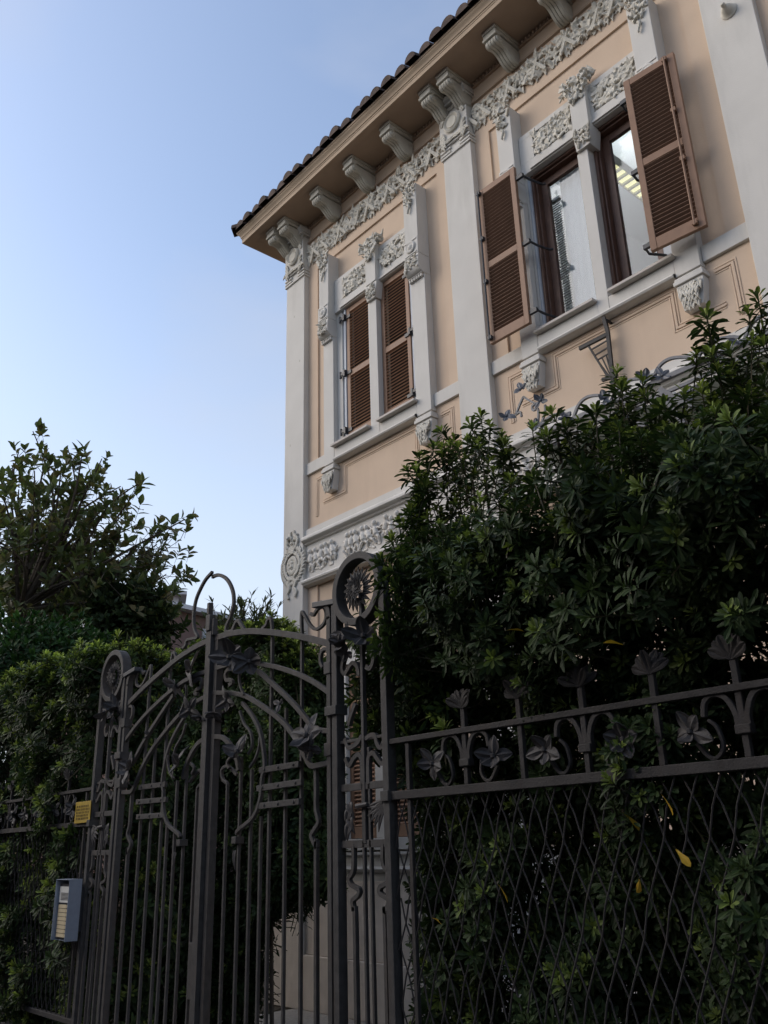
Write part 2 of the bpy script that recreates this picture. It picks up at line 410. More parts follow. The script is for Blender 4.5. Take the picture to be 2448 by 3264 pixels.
# ------------------------------------------------------------------ ground
GX0, GX1 = -600, 600
def ground(name, pts, m, z):
    o = link_mesh(name, [(x, y, z) for x, y in pts], [tuple(range(len(pts)))], m, None, lift=0)
    tag(o, kind='structure'); return o
ground('terrain', [(GX0, -600), (GX1, -600), (GX1, 900), (GX0, 900)], M['soil'], -0.16)
ground('street', [(-120, -5.6), (60, -5.6), (60, 0.55), (-120, 0.55)], M['asphalt'], -0.14)
mb = MB(); mb.box(-120, 60, 0.70, 2.45, -EYE - 0.15, -EYE); mb.box(-120, 60, -7.5, -5.75, -EYE - 0.15, -EYE)
tag(mb.build('pavement', M['pave']), kind='structure')
mb = MB()
for i in range(90):
    for y0 in (0.55, -5.75): mb.box(-60 + i, -60 + i + 0.994, y0, y0 + 0.15, -EYE - 0.15, -EYE + 0.004)
tag(mb.build('kerb', M['kerb'], bevel=0.01), kind='structure')
mb = MB(); mb.box(-40, 20, 2.75, 30, -EYE - 0.15, -EYE - 0.004)
tag(mb.build('garden_ground', M['soil']), kind='structure')
mb = MB(); mb.box(-8.7, -3.0, 3.5, 6.15, -EYE - 0.12, -EYE + 0.012); mb.box(-5.6, -3.4, 2.455, 3.499, -EYE - 0.12, -EYE + 0.012)  # path widened and paled to bounce light onto the lower wall
tag(mb.build('bounce_path', M['gravel']), kind='structure')

# ------------------------------------------------------------------ villa
P, WY, PY = 6.2, 6.28, 6.305           # pilaster front, wall face, recessed panel face
PW = 3.33                              # bay width
XL = -9.095                            # left corner of the villa
XR = 1.6
villa = thing('villa', 'peach stucco villa with white pilasters, floral friezes and a tiled overhanging roof', 'villa', (-3.8, 6.28, 0))
bays = [0.0, PW]
OPEN1 = [(-7.79, -7.27, 4.75, 6.74), (-7.09, -6.57, 4.75, 6.74)]
OPEN2 = [(-7.93, -7.27, 4.75, 6.741), (-7.13, -6.57, 4.75, 6.741)]
GF = [(-7.86, -7.38, 0.08, 1.95), (-7.17, -6.69, 0.08, 1.95)]
mb = MB()
holes_u = []; holes_l = []
for d in (0.0, PW, 2 * PW):
    holes_u.append((-8.44 + d, -5.985 + d, 4.76, 7.76)); holes_l.append((-8.455 + d, -5.97 + d, -0.06, 3.06))
mb.grid(XL, XR, -0.06, 8.66, WY, holes_u + holes_l)
for d in (0.0, PW, 2 * PW):
    hu, hl = (-8.44 + d, -5.985 + d, 4.76, 7.76), (-8.455 + d, -5.97 + d, -0.06, 3.06)
    ou = [(a + d, b + d, c, e) for a, b, c, e in (OPEN1 if d == 0 else OPEN2)] if d < 5 else []
    ol = [(a + d, b + d, c, e) for a, b, c, e in GF] if d == 0 else []
    mb.grid(*hu, PY, ou); mb.grid(*hl, PY, ol)
    mb.reveal(*hu, WY, PY); mb.reveal(*hl, WY, PY)
# sides and back
mb.quad((XL, WY, -EYE), (XL, WY, 8.66), (XL, 16, 8.66), (XL, 16, -EYE))
mb.quad((XR, WY, -EYE), (XR, 16, -EYE), (XR, 16, 8.66), (XR, WY, 8.66))
mb.quad((XL, 16, -EYE), (XL, 16, 8.66), (XR, 16, 8.66), (XR, 16, -EYE))
mb.build('wall', M['peach'], villa)
# plinth: rough render with a stone band on top
mb = MB()
mb.box(XL - 0.02, XR, 6.22, 6.5, -1.07, -0.33)
mb.box(XL - 0.04, XR, 6.19, 6.5, -EYE, -1.073)
mb.build('plinth', M['plinth'], villa, bevel=0.008)
mb = MB()
mb.sweep_x([(6.28, -0.04), (6.16, -0.055), (6.16, -0.075), (6.20, -0.09), (6.20, -0.19), (6.175, -0.195), (6.165, -0.215), (6.18, -0.235), (6.225, -0.25), (6.225, -0.335)], XL - 0.05, XR)
mb.build('plinth_moulding', M['white'], villa, smooth=False)

# pilasters
PIL = [(-8.875, 0.44), (-5.555, 0.45), (-2.22, 0.45), (1.13, 0.45)]
def pilaster(cx, w, corner=False):
    h = w / 2
    mb = MB()
    mb.box(cx - h, cx + h, P, 6.40, -EYE if not corner else -0.34, 8.62)
    p = mb.build('pilaster', M['white'], villa, bevel=0.006)
    if corner:
        mb = MB(); mb.box(cx - h - 0.14, cx + h + 0.03, P - 0.03, 6.5, -EYE, -0.345)
        mb.build('pilaster_base', M['plinth'], p, bevel=0.01)
    mb = MB()
    e = 0.018
    mb.box(cx - h - e, cx + h + e, P - 0.022, 6.40, 7.735, 7.762)
    for sx in (-1, 1):
        xa, xb = (cx - h - e, cx - h + 0.15) if sx < 0 else (cx + h - 0.15, cx + h + e)
        for z in (7.79, 7.845): mb.box(xa, xb, P - 0.024, 6.40, z - 0.012, z + 0.016)
    # square panel with a raised medallion
    mb.box(cx - h - 0.003, cx + h + 0.003, P - 0.03, 6.395, 7.885, 8.42)
    mb.box(cx - h - 0.04, cx + h + 0.04, P - 0.09, 6.40, 8.425, 8.455)
    mb.prism_x([(6.40, 8.46), (P - 0.07, 8.46), (P - 0.11, 8.50), (P - 0.11, 8.54), (6.40, 8.54)], cx - h - 0.05, cx + h + 0.05)
    cap = mb.build('capital', M['white'], p, bevel=0.004)
    mb = MB()
    c = (cx, P - 0.03, 8.16)
    mb.lathe(c, (0, -1, 0), [(0, 0.135), (0.03, 0.135), (0.045, 0.115), (0.03, 0.095), (0.022, 0.088), (0.022, 0.080), (0.034, 0.078), (0.034, 0.0005)], 24)
    rd = random.Random(int(cx * 100))
    for sx in (-1, 1):
        for sz in (-1, 1):
            for k in range(7):
                x = cx + sx * (h - 0.035 - 0.02 * (k % 2)); z = 8.16 + sz * (0.06 + 0.03 * k)
                mb.petal((x, P - 0.04, z), (-sx * 0.5, -0.5, sz), (0, -1, 0), 0.10, 0.055, cup=-0.4, th=0.014, rows=3)
            for k in range(5):
                x = cx + sx * 0.045 * k; z = 8.16 + sz * 0.215
                mb.petal((x, P - 0.04, z), (sx, -0.55, sz * 0.5), (0, -1, 0), 0.09, 0.05, cup=-0.4, th=0.014, rows=3)
    mb.build('medallion', M['relief'], cap, smooth=False)
    return p
pils = [pilaster(cx, w, i == 0) for i, (cx, w) in enumerate(PIL)]
# wreath with hanging ribbons on the two left pilasters
def wreath(cx, p):
    mb = MB(); rd = random.Random(5)
    zc = 3.40
    for i in range(34):
        a = 2 * math.pi * i / 34
        for q in (0, 1, 2):
            r = 0.155 + (q - 1) * 0.045
            x, z = cx + r * math.cos(a) * 1.0, zc + r * 1.08 * math.sin(a)
            mb.petal((x, P - 0.012, z), (-math.sin(a) + 1.3 * (q - 1) * math.cos(a) + rd.uniform(-.3, .3), -0.85, math.cos(a) + 1.3 * (q - 1) * math.sin(a)), (0, -1, 0), 0.095, 0.05, cup=-0.7, th=0.014, rows=3)
    mb.lathe((cx, P, zc), (0, -1, 0), [(0, 0.10), (0.012, 0.10), (0.016, 0.001)], 20)
    carve(mb, cx - 0.06, cx + 0.06, zc - 0.05, zc + 0.05, P - 0.012, 14, 0.045, 0.02, 12)
    for sx in (-1, 1):
        mb.ribbon(spline([(cx + sx * 0.03, 3.60), (cx + sx * 0.10, 3.66), (cx + sx * 0.12, 3.74), (cx + sx * 0.05, 3.80), (cx + sx * 0.03, 3.87)]), 0.035, P - 0.03, P)
        mb.ribbon(spline([(cx + sx * 0.02, 3.22), (cx + sx * 0.09, 3.17), (cx + sx * 0.05, 3.10), (cx + sx * 0.10, 3.04), (cx + sx * 0.07, 2.97)]), 0.035, P - 0.028, P)
    carve(mb, cx - 0.11, cx + 0.11, 3.57, 3.83, P, 26, 0.06, 0.05, 11)
    mb.build('wreath', M['relief'], p, remesh=0.006)
mb = MB(); rd = random.Random(9)
for (px, py) in ((955, 1150), (938, 1010), (925, 1420)):
    q = at(px, py, P); mb.ball((q[0], P, q[2]), 0.012, 0.004, 0.02, 7)
mb.build('chipped_spots', M['bracket'], pils[0])
wreath(PIL[0][0], pils[0]); wreath(PIL[1][0], pils[1])
mb = MB()
mb.lathe((-2.20, P, 6.86), (0, -1, 0), [(0, 0.075), (0.012, 0.075), (0.03, 0.055), (0.055, 0.05), (0.09, 0.022)], 16)
mb.lathe((-2.20, P - 0.085, 6.86), (0, -1, 0), [(0, 0.02), (0.03, 0.022), (0.045, 0.012)], 10)
mb.build('wall_boss', M['relief'], pils[2], smooth=False)

# string courses, with the band of figures between them
mb = MB()
mb.sweep_x([(WY, 3.835), (6.235, 3.825), (6.235, 3.735), (6.20, 3.725), (6.175, 3.712), (6.162, 3.69), (6.165, 3.665), (6.185, 3.645), (6.21, 3.638), (6.22, 3.62), (6.25, 3.61)], -8.655, XR)
mb.build('string_course', M['white'], villa)
mb = MB()
mb.sweep_x([(6.25, 3.165), (6.205, 3.158), (6.205, 3.148), (6.178, 3.14), (6.165, 3.12), (6.172, 3.10), (6.19, 3.09), (6.20, 3.075), (WY, 3.06)], -8.655, XR)
mb.build('string_course', M['white'], villa)
mb = MB(); mb.quad((-8.655, 6.25, 3.15), (XR, 6.25, 3.15), (XR, 6.25, 3.63), (-8.655, 6.25, 3.63))
band = mb.build('relief_band', M['white'], villa)
def figures(x0, x1, n, seed):
    # low-relief dancing children: fused head, trunk and limbs
    mb = MB(); rd = random.Random(seed); Y = 6.245
    for i in range(n):
        x = x0 + (x1 - x0) * (i + 0.5) / n + rd.uniform(-.02, .02); zb = 3.25 + rd.uniform(0, 0.03); lean = rd.uniform(-0.05, 0.05); hgt = rd.uniform(0.24, 0.27)
        hip = (x, Y - 0.012, zb + hgt * 0.42); ch = (x + lean * 0.6, Y - 0.02, zb + hgt * 0.66); hd = (x + lean, Y - 0.03, zb + hgt * 0.95)
        mb.ball(hd, 0.030, 0.032, 0.036, 10); mb.tube([hip, ch, (hd[0], Y - 0.015, hd[2] - 0.02)], 0.045, 0.022, 8)
        mb.ball(hip, 0.044, 0.030, 0.045, 8)
        for sx in (-1, 1):
            kn = (x + sx * rd.uniform(0.02, 0.06), Y - rd.uniform(0.01, 0.035), zb + hgt * 0.22); ft = (kn[0] + rd.uniform(-0.05, 0.05), Y - 0.006, zb)
            mb.tube([hip, kn, ft], 0.026, 0.013, 7)
            el = (ch[0] + sx * rd.uniform(0.05, 0.075), Y - 0.02, ch[2] + rd.uniform(-0.05, 0.03)); hn = (el[0] + sx * rd.uniform(-0.03, 0.05), Y - 0.02, el[2] + rd.uniform(-0.04, 0.07))
            mb.tube([(ch[0] + sx * 0.03, Y - 0.018, ch[2] + 0.015), el, hn], 0.018, 0.011, 7)
        if rd.random() < 0.6: mb.tube([(x - 0.06, Y, zb + hgt * 0.5), (x, Y - 0.035, zb + hgt * 0.36), (x + 0.07, Y, zb + hgt * 0.5)], 0.016, 0.01, 6)
    for k in range(n * 3): mb.ball((rd.uniform(x0, x1), Y, 3.245 + rd.uniform(-.01, .02)), 0.03, 0.012, 0.016, 6)
    mb.build('dancing_children_relief', M['putto'], band, remesh=0.006)
for d in (0.0, PW):
    figures(-8.55 + d, -8.25 + d, 3, 31 + int(d)); figures(-8.22 + d, -8.02 + d, 2, 32 + int(d)); figures(-7.86 + d, -7.20 + d, 6, 33 + int(d)); figures(-7.14 + d, -6.60 + d, 5, 35 + int(d))

# floral frieze under the eaves, one length per bay
for i, (x0, x1) in enumerate([(-8.65, -5.785), (-5.325, -2.45), (-1.99, 0.90)]):
    mb = MB()
    carve(mb, x0 + 0.02, x1 - 0.02, 7.93, 8.24, WY, 900, 0.075, 0.065, 50 + i)
    rd = random.Random(77 + i)
    for k in range(60):                # sprigs hanging below the lower edge
        x = rd.uniform(x0 + 0.03, x1 - 0.03)
        mb.petal((x, WY - 0.01, 7.97), (rd.uniform(-.5, .5), -0.25, -1), (0, -1, 0), rd.uniform(0.06, 0.12), 0.05, cup=-0.2, th=0.014, rows=3)
    for k in range(14):                # long flag leaves
        x = x0 + (x1 - x0) * (k + 0.5) / 14
        mb.petal((x, WY - 0.05, 7.92), (rd.choice((-1, 1)) * 0.7, -0.15, 1), (0, -1, 0), 0.30, 0.05, cup=0.05, th=0.014, rows=4)
    mb.build('floral_frieze', M['relief'], villa, remesh=0.007)

# cornice: cove, soffit, fascia and gutter (mitred round the left corner)
YF, ZS = 5.70, 8.62
XF = -9.58
mb = MB()
mb.sweep_x([(WY, 8.30), (6.25, 8.31), (6.25, 8.335), (WY - 0.002, 8.35)], XL, XR)
mb.build('cornice_fillet', M['soffit'], villa)
mb = MB()
mb.add([(XF + 0.01, YF + 0.01, ZS), (XR + 0.5, YF + 0.01, ZS), (XR + 0.5, 6.5, ZS), (XL + 0.1, 6.5, ZS), (XL + 0.1, 16.5, ZS), (XF + 0.01, 16.5, ZS)], [(0, 5, 4, 3), (0, 3, 2, 1)])
mb.build('soffit', M['soffit'], villa)
prof = [(-0.02, 8.62), (0.0, 8.612), (0.0, 8.672), (0.006, 8.676), (0.006, 8.694), (0.016, 8.70), (0.018, 8.716), (0.026, 8.738), (0.040, 8.755), (0.052, 8.768), (0.055, 8.780), (0.064, 8.785), (0.064, 8.812), (0.03, 8.818)]
V = []; F = []
for o_, z in prof: V += [(XR + 0.5, YF - o_, z), (XF - o_, YF - o_, z), (XF - o_, 16.5, z)]
for i in range(len(prof) - 1):
    a, b = 3 * i, 3 * (i + 1); F += [(a, a + 1, b + 1, b), (a + 1, a + 2, b + 2, b + 1)]
mb = MB(); mb.add(V, F); mb.build('fascia', M['fascia'], villa)
mb = MB()                               # little egg-and-dart row where wall and soffit meet
x = XL + 0.05
while x < XR:
    mb.ball((x, WY - 0.02, ZS - 0.035), 0.018, 0.022, 0.03, 6); x += 0.055
mb.box(XL, XR, WY - 0.03, WY + 0.1, ZS - 0.085, ZS - 0.07)
mb.build('egg_moulding', M['soffit'], villa)

def bracket(cx):
    mb = MB(); w = 0.10
    mb.box(cx - w, cx + w, 5.845, WY, ZS - 0.045, ZS - 0.003)
    mb.box(cx - w * 0.92, cx + w * 0.92, 5.858, WY, ZS - 0.095, ZS - 0.048)
    mb.box(cx - w, cx + w, 5.85, 5.93, ZS - 0.135, ZS - 0.098)
    prof = spline([(5.90, 8.50), (5.872, 8.47), (5.872, 8.425), (5.91, 8.395), (5.97, 8.40), (6.03, 8.385), (6.09, 8.33), (6.15, 8.285), (6.22, 8.275), (6.27, 8.30)], 4)
    prof = [tuple(p) for p in prof] + [(6.278, 8.50)]
    ww = 0.075
    n = 4
    for k in range(n):
        xa = cx - ww + 2 * ww * k / n
        mb.prism_x(prof, xa + 0.003, xa + 2 * ww / n - 0.003)
    core = [(y + 0.012 * (1 if y < 6.2 else 0), z + 0.010) for y, z in prof[:-1]] + [(6.277, 8.50)]
    mb.prism_x(core, cx - ww - 0.004, cx + ww + 0.004)
    for sx in (-1, 1):
        mb.lathe((cx + sx * (ww + 0.002), 5.925, 8.452), (sx, 0, 0), [(0, 0.045), (0.012, 0.045), (0.016, 0.03), (0.010, 0.022), (0.02, 0.014)], 14)
    mb.build('bracket', M['bracket'], villa, bevel=0.004)
for cx in (-9.05, -8.76, -7.95, -7.20, -6.44, -5.70, -5.39, -4.63, -3.87, -3.11, -2.37, -2.06, -1.30, -0.54, 0.22):
    bracket(cx)

# roof of half-round clay tiles
mb = MB(); rd = random.Random(3)
SL = 0.36
def tile(o, d, length, z0, r, sl=SL):
    # o = eave point (x, y), d = horizontal uphill direction
    sx, sy = -d[1], d[0]; k = 8; V = []; F = []
    for j, (t, dz) in enumerate(((0, 0), (length, length * sl))):
        for i in range(k + 1):
            a = math.pi * i / k
            V.append((o[0] + d[0] * t + sx * math.cos(a) * r, o[1] + d[1] * t + sy * math.cos(a) * r, z0 + dz + math.sin(a) * r * 1.15))
    for i in range(k): F.append((i, i + 1, k + 2 + i, k + 1 + i))
    F.append(tuple(range(k + 1))); F.append(tuple(range(k + 1, 2 * k + 2)))
    mb.add(V, F)
x = -9.70
while x < XR + 0.5:
    for c in range(5):
        if c * 0.33 > x + 9.62: break
        tile((x + rd.uniform(-.016, .016), 5.585 + c * 0.33 + rd.uniform(-.025, .02)), (0, 1), 0.42, 8.822 + c * 0.33 * SL + (rd.uniform(-.012, .012) + 0.02 if c else rd.uniform(-.010, .003)), 0.098 * rd.uniform(0.94, 1.04))
    x += 0.214
y = 5.80
while y < 16.5:
    for c in range(5):
        if c * 0.33 > y - 5.75: break
        tile((-9.68 + c * 0.33 + rd.uniform(-.012, .012), y + rd.uniform(-.012, .012)), (1, 0), 0.42, 8.822 + c * 0.33 * SL + rd.uniform(-.006, .008), 0.088)
    y += 0.214
tile((-9.70, 5.60), (0.7071, 0.7071), 0.40, 8.835, 0.105, SL * 0.7071)
for c in range(1, 9): tile((-9.70 + c * 0.27, 5.60 + c * 0.27), (0.7071, 0.7071), 0.42, 8.84 + c * 0.27 * SL, 0.105, SL * 0.7071)
mb.add([(-9.66, 5.63, 8.815), (XR + 0.5, 5.63, 8.815), (XR + 0.5, 10.93, 10.72), (-4.36, 10.93, 10.72), (-9.66, 16.23, 8.815)], [(0, 1, 2, 3), (0, 3, 4)])
mb.build('roof', M['tile'], villa)

# apron mouldings below the windows
def moulding(d):
    mb = MB()
    paths = [[(-8.45, 3.98), (-8.45, 4.475), (-8.28, 4.475)],
             [(-8.31, 4.125), (-7.865, 4.125), (-7.865, 4.475), (-6.55, 4.475), (-6.55, 4.125), (-6.10, 4.125)],
             [(-6.13, 4.475), (-5.975, 4.475), (-5.975, 3.98)]]
    for pth in paths:
        for off, y0, w in ((0, WY - 0.011, 0.026), (-0.028, WY - 0.006, 0.014), (0.028, WY - 0.007, 0.016)):
            pp = [np.array((a + d, b)) for a, b in pth]; q = []
            for i, p in enumerate(pp):     # offset the polyline
                t0 = (p - pp[i - 1]) if i else (pp[1] - p); t1 = (pp[i + 1] - p) if i + 1 < len(pp) else t0
                t0 = t0 / np.linalg.norm(t0); t1 = t1 / np.linalg.norm(t1)
                n0, n1 = np.array([-t0[1], t0[0]]), np.array([-t1[1], t1[0]])
                bis = n0 + n1; bis /= np.linalg.norm(bis)
                q.append(p + bis * off / max(0.5, bis @ n0))
            for a, b in zip(q, q[1:]):     # straight runs, mitre ends hidden in each other
                if abs(a[0] - b[0]) < 1e-6: mb.box(a[0] - w / 2, a[0] + w / 2, y0, WY + 0.01, min(a[1], b[1]) - w / 2 + .001, max(a[1], b[1]) + w / 2 - .001)
                else: mb.box(min(a[0], b[0]) - w / 2, max(a[0], b[0]) + w / 2, y0 + .0007, WY + 0.01, a[1] - w / 2, a[1] + w / 2)
    mb.build('panel_moulding', M['peach'], villa, bevel=0.004)
for d in bays: moulding(d)

# one pair of windows with its stucco surround
def slats(mb, x0, x1, z0, z1, y, step=0.043, ang=42, ln=0.05, th=0.013):
    n = int((z1 - z0) / step); a = math.radians(ang)
    for i in range(n):
        z = z0 + (i + 0.5) * (z1 - z0) / n
        dy, dz = math.cos(a) * ln / 2, math.sin(a) * ln / 2
        ny, nz = -math.sin(a) * th / 2, math.cos(a) * th / 2
        mb.prism_x([(y - dy + ny, z - dz + nz), (y + dy + ny, z + dz + nz), (y + dy - ny, z + dz - nz), (y - dy - ny, z - dz - nz)], x0, x1)
def shutter(x0, x1, z0, z1, y, parent, tilt=0.0, hinge=None, inside=False, arm=0.0):
    # leaf built flat in the plane y, then turned by tilt about its vertical middle line
    st, th = 0.062, 0.042
    zm = z0 + (z1 - z0) * 0.485
    mb = MB()
    mb.box(x0, x0 + st, y, y + th, z0, z1); mb.box(x1 - st, x1, y, y + th, z0, z1)
    for a, b in ((z0, z0 + 0.115), (zm - 0.04, zm + 0.04), (z1 - 0.075, z1)): mb.box(x0 + st + .0005, x1 - st - .0005, y + 0.002, y + th - 0.002, a, b)
    ms = MB()
    for a, b in ((z0 + 0.115, zm - 0.04), (zm + 0.04, z1 - 0.075)):
        slats(ms, x0 + st - 0.008, x1 - st + 0.008, a, b, y + th / 2 + 0.002, ang=(42 if not inside else -38), ln=0.046)
    def turn(m_):
        cx, cy = (x0 + x1) / 2, y + th / 2; c, s_ = math.cos(tilt), math.sin(tilt)
        m_.v = [((px - cx) * c - (py - cy) * s_ + cx, (px - cx) * s_ + (py - cy) * c + cy, pz) for px, py, pz in m_.v]
    turn(mb); turn(ms)
    s = mb.build('shutter', M['shutter'], parent, bevel=0.004)
    ms.build('slats', M['slat_shaded' if inside else 'slat'], s)
    if hinge:
        for zz in (z0 + 0.12, zm, z1 - 0.16):
            hb = MB(); sx = hinge
            xh = x0 if sx < 0 else x1
            if arm == 0:
                hb.box(xh - 0.015 + sx * 0.02, xh + 0.015 + sx * 0.02, y - 0.045, y + 0.0, zz - 0.02, zz + 0.07)
                hb.box(min(xh, xh + sx * 0.10), max(xh, xh + sx * 0.10), y - 0.04, y - 0.024, zz + 0.01, zz + 0.045)
                hb.box(min(xh - sx * 0.09, xh), max(xh - sx * 0.09, xh), y - 0.014, y - 0.0005, zz - 0.005, zz + 0.04)
                hb.lathe((xh + sx * 0.1, y - 0.032, zz - 0.02), (0, 0, 1), [(0, 0.016), (0.09, 0.016)], 8)
            else:
                xa, xb = (x1, arm) if sx < 0 else (x0, arm)
                q = -sx
                hb.tube([(xa, y + 0.03, zz), (xa + q * 0.08, y + 0.035, zz), (xa + q * 0.095, y + 0.12, zz - 0.015), (xb, 6.30, zz - 0.03), (xb + q * 0.03, 6.33, zz - 0.03)], 0.013, 0.013, 6)
                hb.box(min(xa, xa + q * 0.09), max(xa, xa + q * 0.09), y + 0.018, y + 0.05, zz - 0.022, zz + 0.022)
            hb.build('hinge', M['hinge'], s)
        if arm != 0:      # closing bolt on the inner face
            hb = MB(); xx = (x0 + 0.022) if hinge < 0 else (x1 - 0.085)
            hb.tube([(xx, y - 0.03, z0 + 0.03), (xx, y - 0.03, z1 - 0.03)], 0.010, 0.010, 6)
            for zz in (z0 + 0.06, zm - 0.2, zm + 0.35, z1 - 0.05): hb.box(xx - 0.022, xx + 0.022, y - 0.036, y + 0.0, zz - 0.02, zz + 0.02)
            turn(hb)
            hb.build('bolt', M['hinge'] if hinge < 0 else M['shutter'], s)
    return s

def window_pilaster(x0, x1, d, p):
    x0 += d; x1 += d; cx = (x0 + x1) / 2; w = (x1 - x0) / 2
    mb = MB()
    mb.box(x0, x1, P, 6.36, 4.555, 6.42)
    mb.box(x0 + 0.002, x1 - 0.002, 6.126, 6.36, 6.60, 7.69)
    mb.box(x0 - 0.012, x1 + 0.012, P - 0.018, 6.34, 4.50, 4.525); mb.box(x0 - 0.022, x1 + 0.022, P - 0.03, 6.335, 4.455, 4.495)
    pl = mb.build('window_pilaster', M['white'], p, bevel=0.005)
    mb = MB()                              # scroll block carrying the upper half
    mb.box(x0 - 0.004, x1 + 0.004, 6.112, 6.30, 6.645, 6.885)
    mb.lathe((cx, 6.112, 6.77), (0, -1, 0), [(0, 0.082), (0.014, 0.082), (0.024, 0.066), (0.016, 0.045), (0.032, 0.022), (0.034, 0.0005)], 20)
    for a, b, c, e in ((x0 + .012, x1 - .012, 6.85, 6.868), (x0 + .012, x1 - .012, 6.662, 6.68)): mb.box(a, b, 6.104, 6.12, c, e)
    prof = [(6.30, 6.64), (6.118, 6.64), (6.105, 6.58), (6.10, 6.50), (6.112, 6.44), (6.14, 6.405), (6.18, 6.392), (6.30, 6.392)]
    mb.prism_x(prof, x0 - 0.004, x1 + 0.004)
    for k in range(6): mb.box(x0 + (x1 - x0) * (k + 0.1) / 6, x0 + (x1 - x0) * (k + 0.75) / 6, 6.165, 6.25, 6.335, 6.378)
    mb.box(x0 - 0.004, x1 + 0.004, 6.16, 6.25, 6.378, 6.391)
    sc = mb.build('scroll_block', M['white'], pl, bevel=0.004)
    mb = MB(); carve(mb, x0 + 0.02, x1 - 0.02, 6.44, 6.62, 6.108, 40, 0.05, 0.03, int(cx * 50)); mb.build('scroll_carving', M['relief'], sc)
    mb = MB(); garland(mb, cx, 7.74, 6.126, 0.26, 0.36, int(cx * 70), 0.07, 75, 0.06)
    for k in range(6): mb.ball((cx + 0.012 * math.sin(k), 6.10, 7.40 - 0.022 * k), 0.02 - 0.0016 * k, 0.02, 0.016, 7)
    mb.build('fruit_drop', M['relief'], pl, remesh=0.006)
    mb = MB()                              # tapering corbel with a bunch of leaves
    mb.prism_y([(x0 - 0.005, 4.452), (x1 + 0.005, 4.452), (x1 + 0.005, 4.40), (x1 - 0.03, 4.19), (x0 + 0.03, 4.19), (x0 - 0.005, 4.40)], 6.19, 6.33)
    cb = mb.build('corbel', M['white'], pl, bevel=0.005)
    mb = MB(); rd = random.Random(int(cx * 30))
    for r in range(6):
        for k in range(5 - r // 3):
            x = cx + (k - 2 + 0.5 * (r % 2)) * 0.042 * (1 - r * 0.07); z = 4.42 - r * 0.036
            mb.petal((x, 6.185 - 0.010 * (3 - abs(r - 2)), z), (rd.uniform(-.35, .35), -0.9, -1), (0, -1, 0.6), 0.07, 0.05, cup=-0.6, th=0.014, rows=3)
    carve(mb, x0 + 0.03, x1 - 0.03, 4.23, 4.41, 6.185, 22, 0.045, 0.05, int(cx * 31))
    mb.build('corbel_leaves', M['relief'], cb)
    return pl

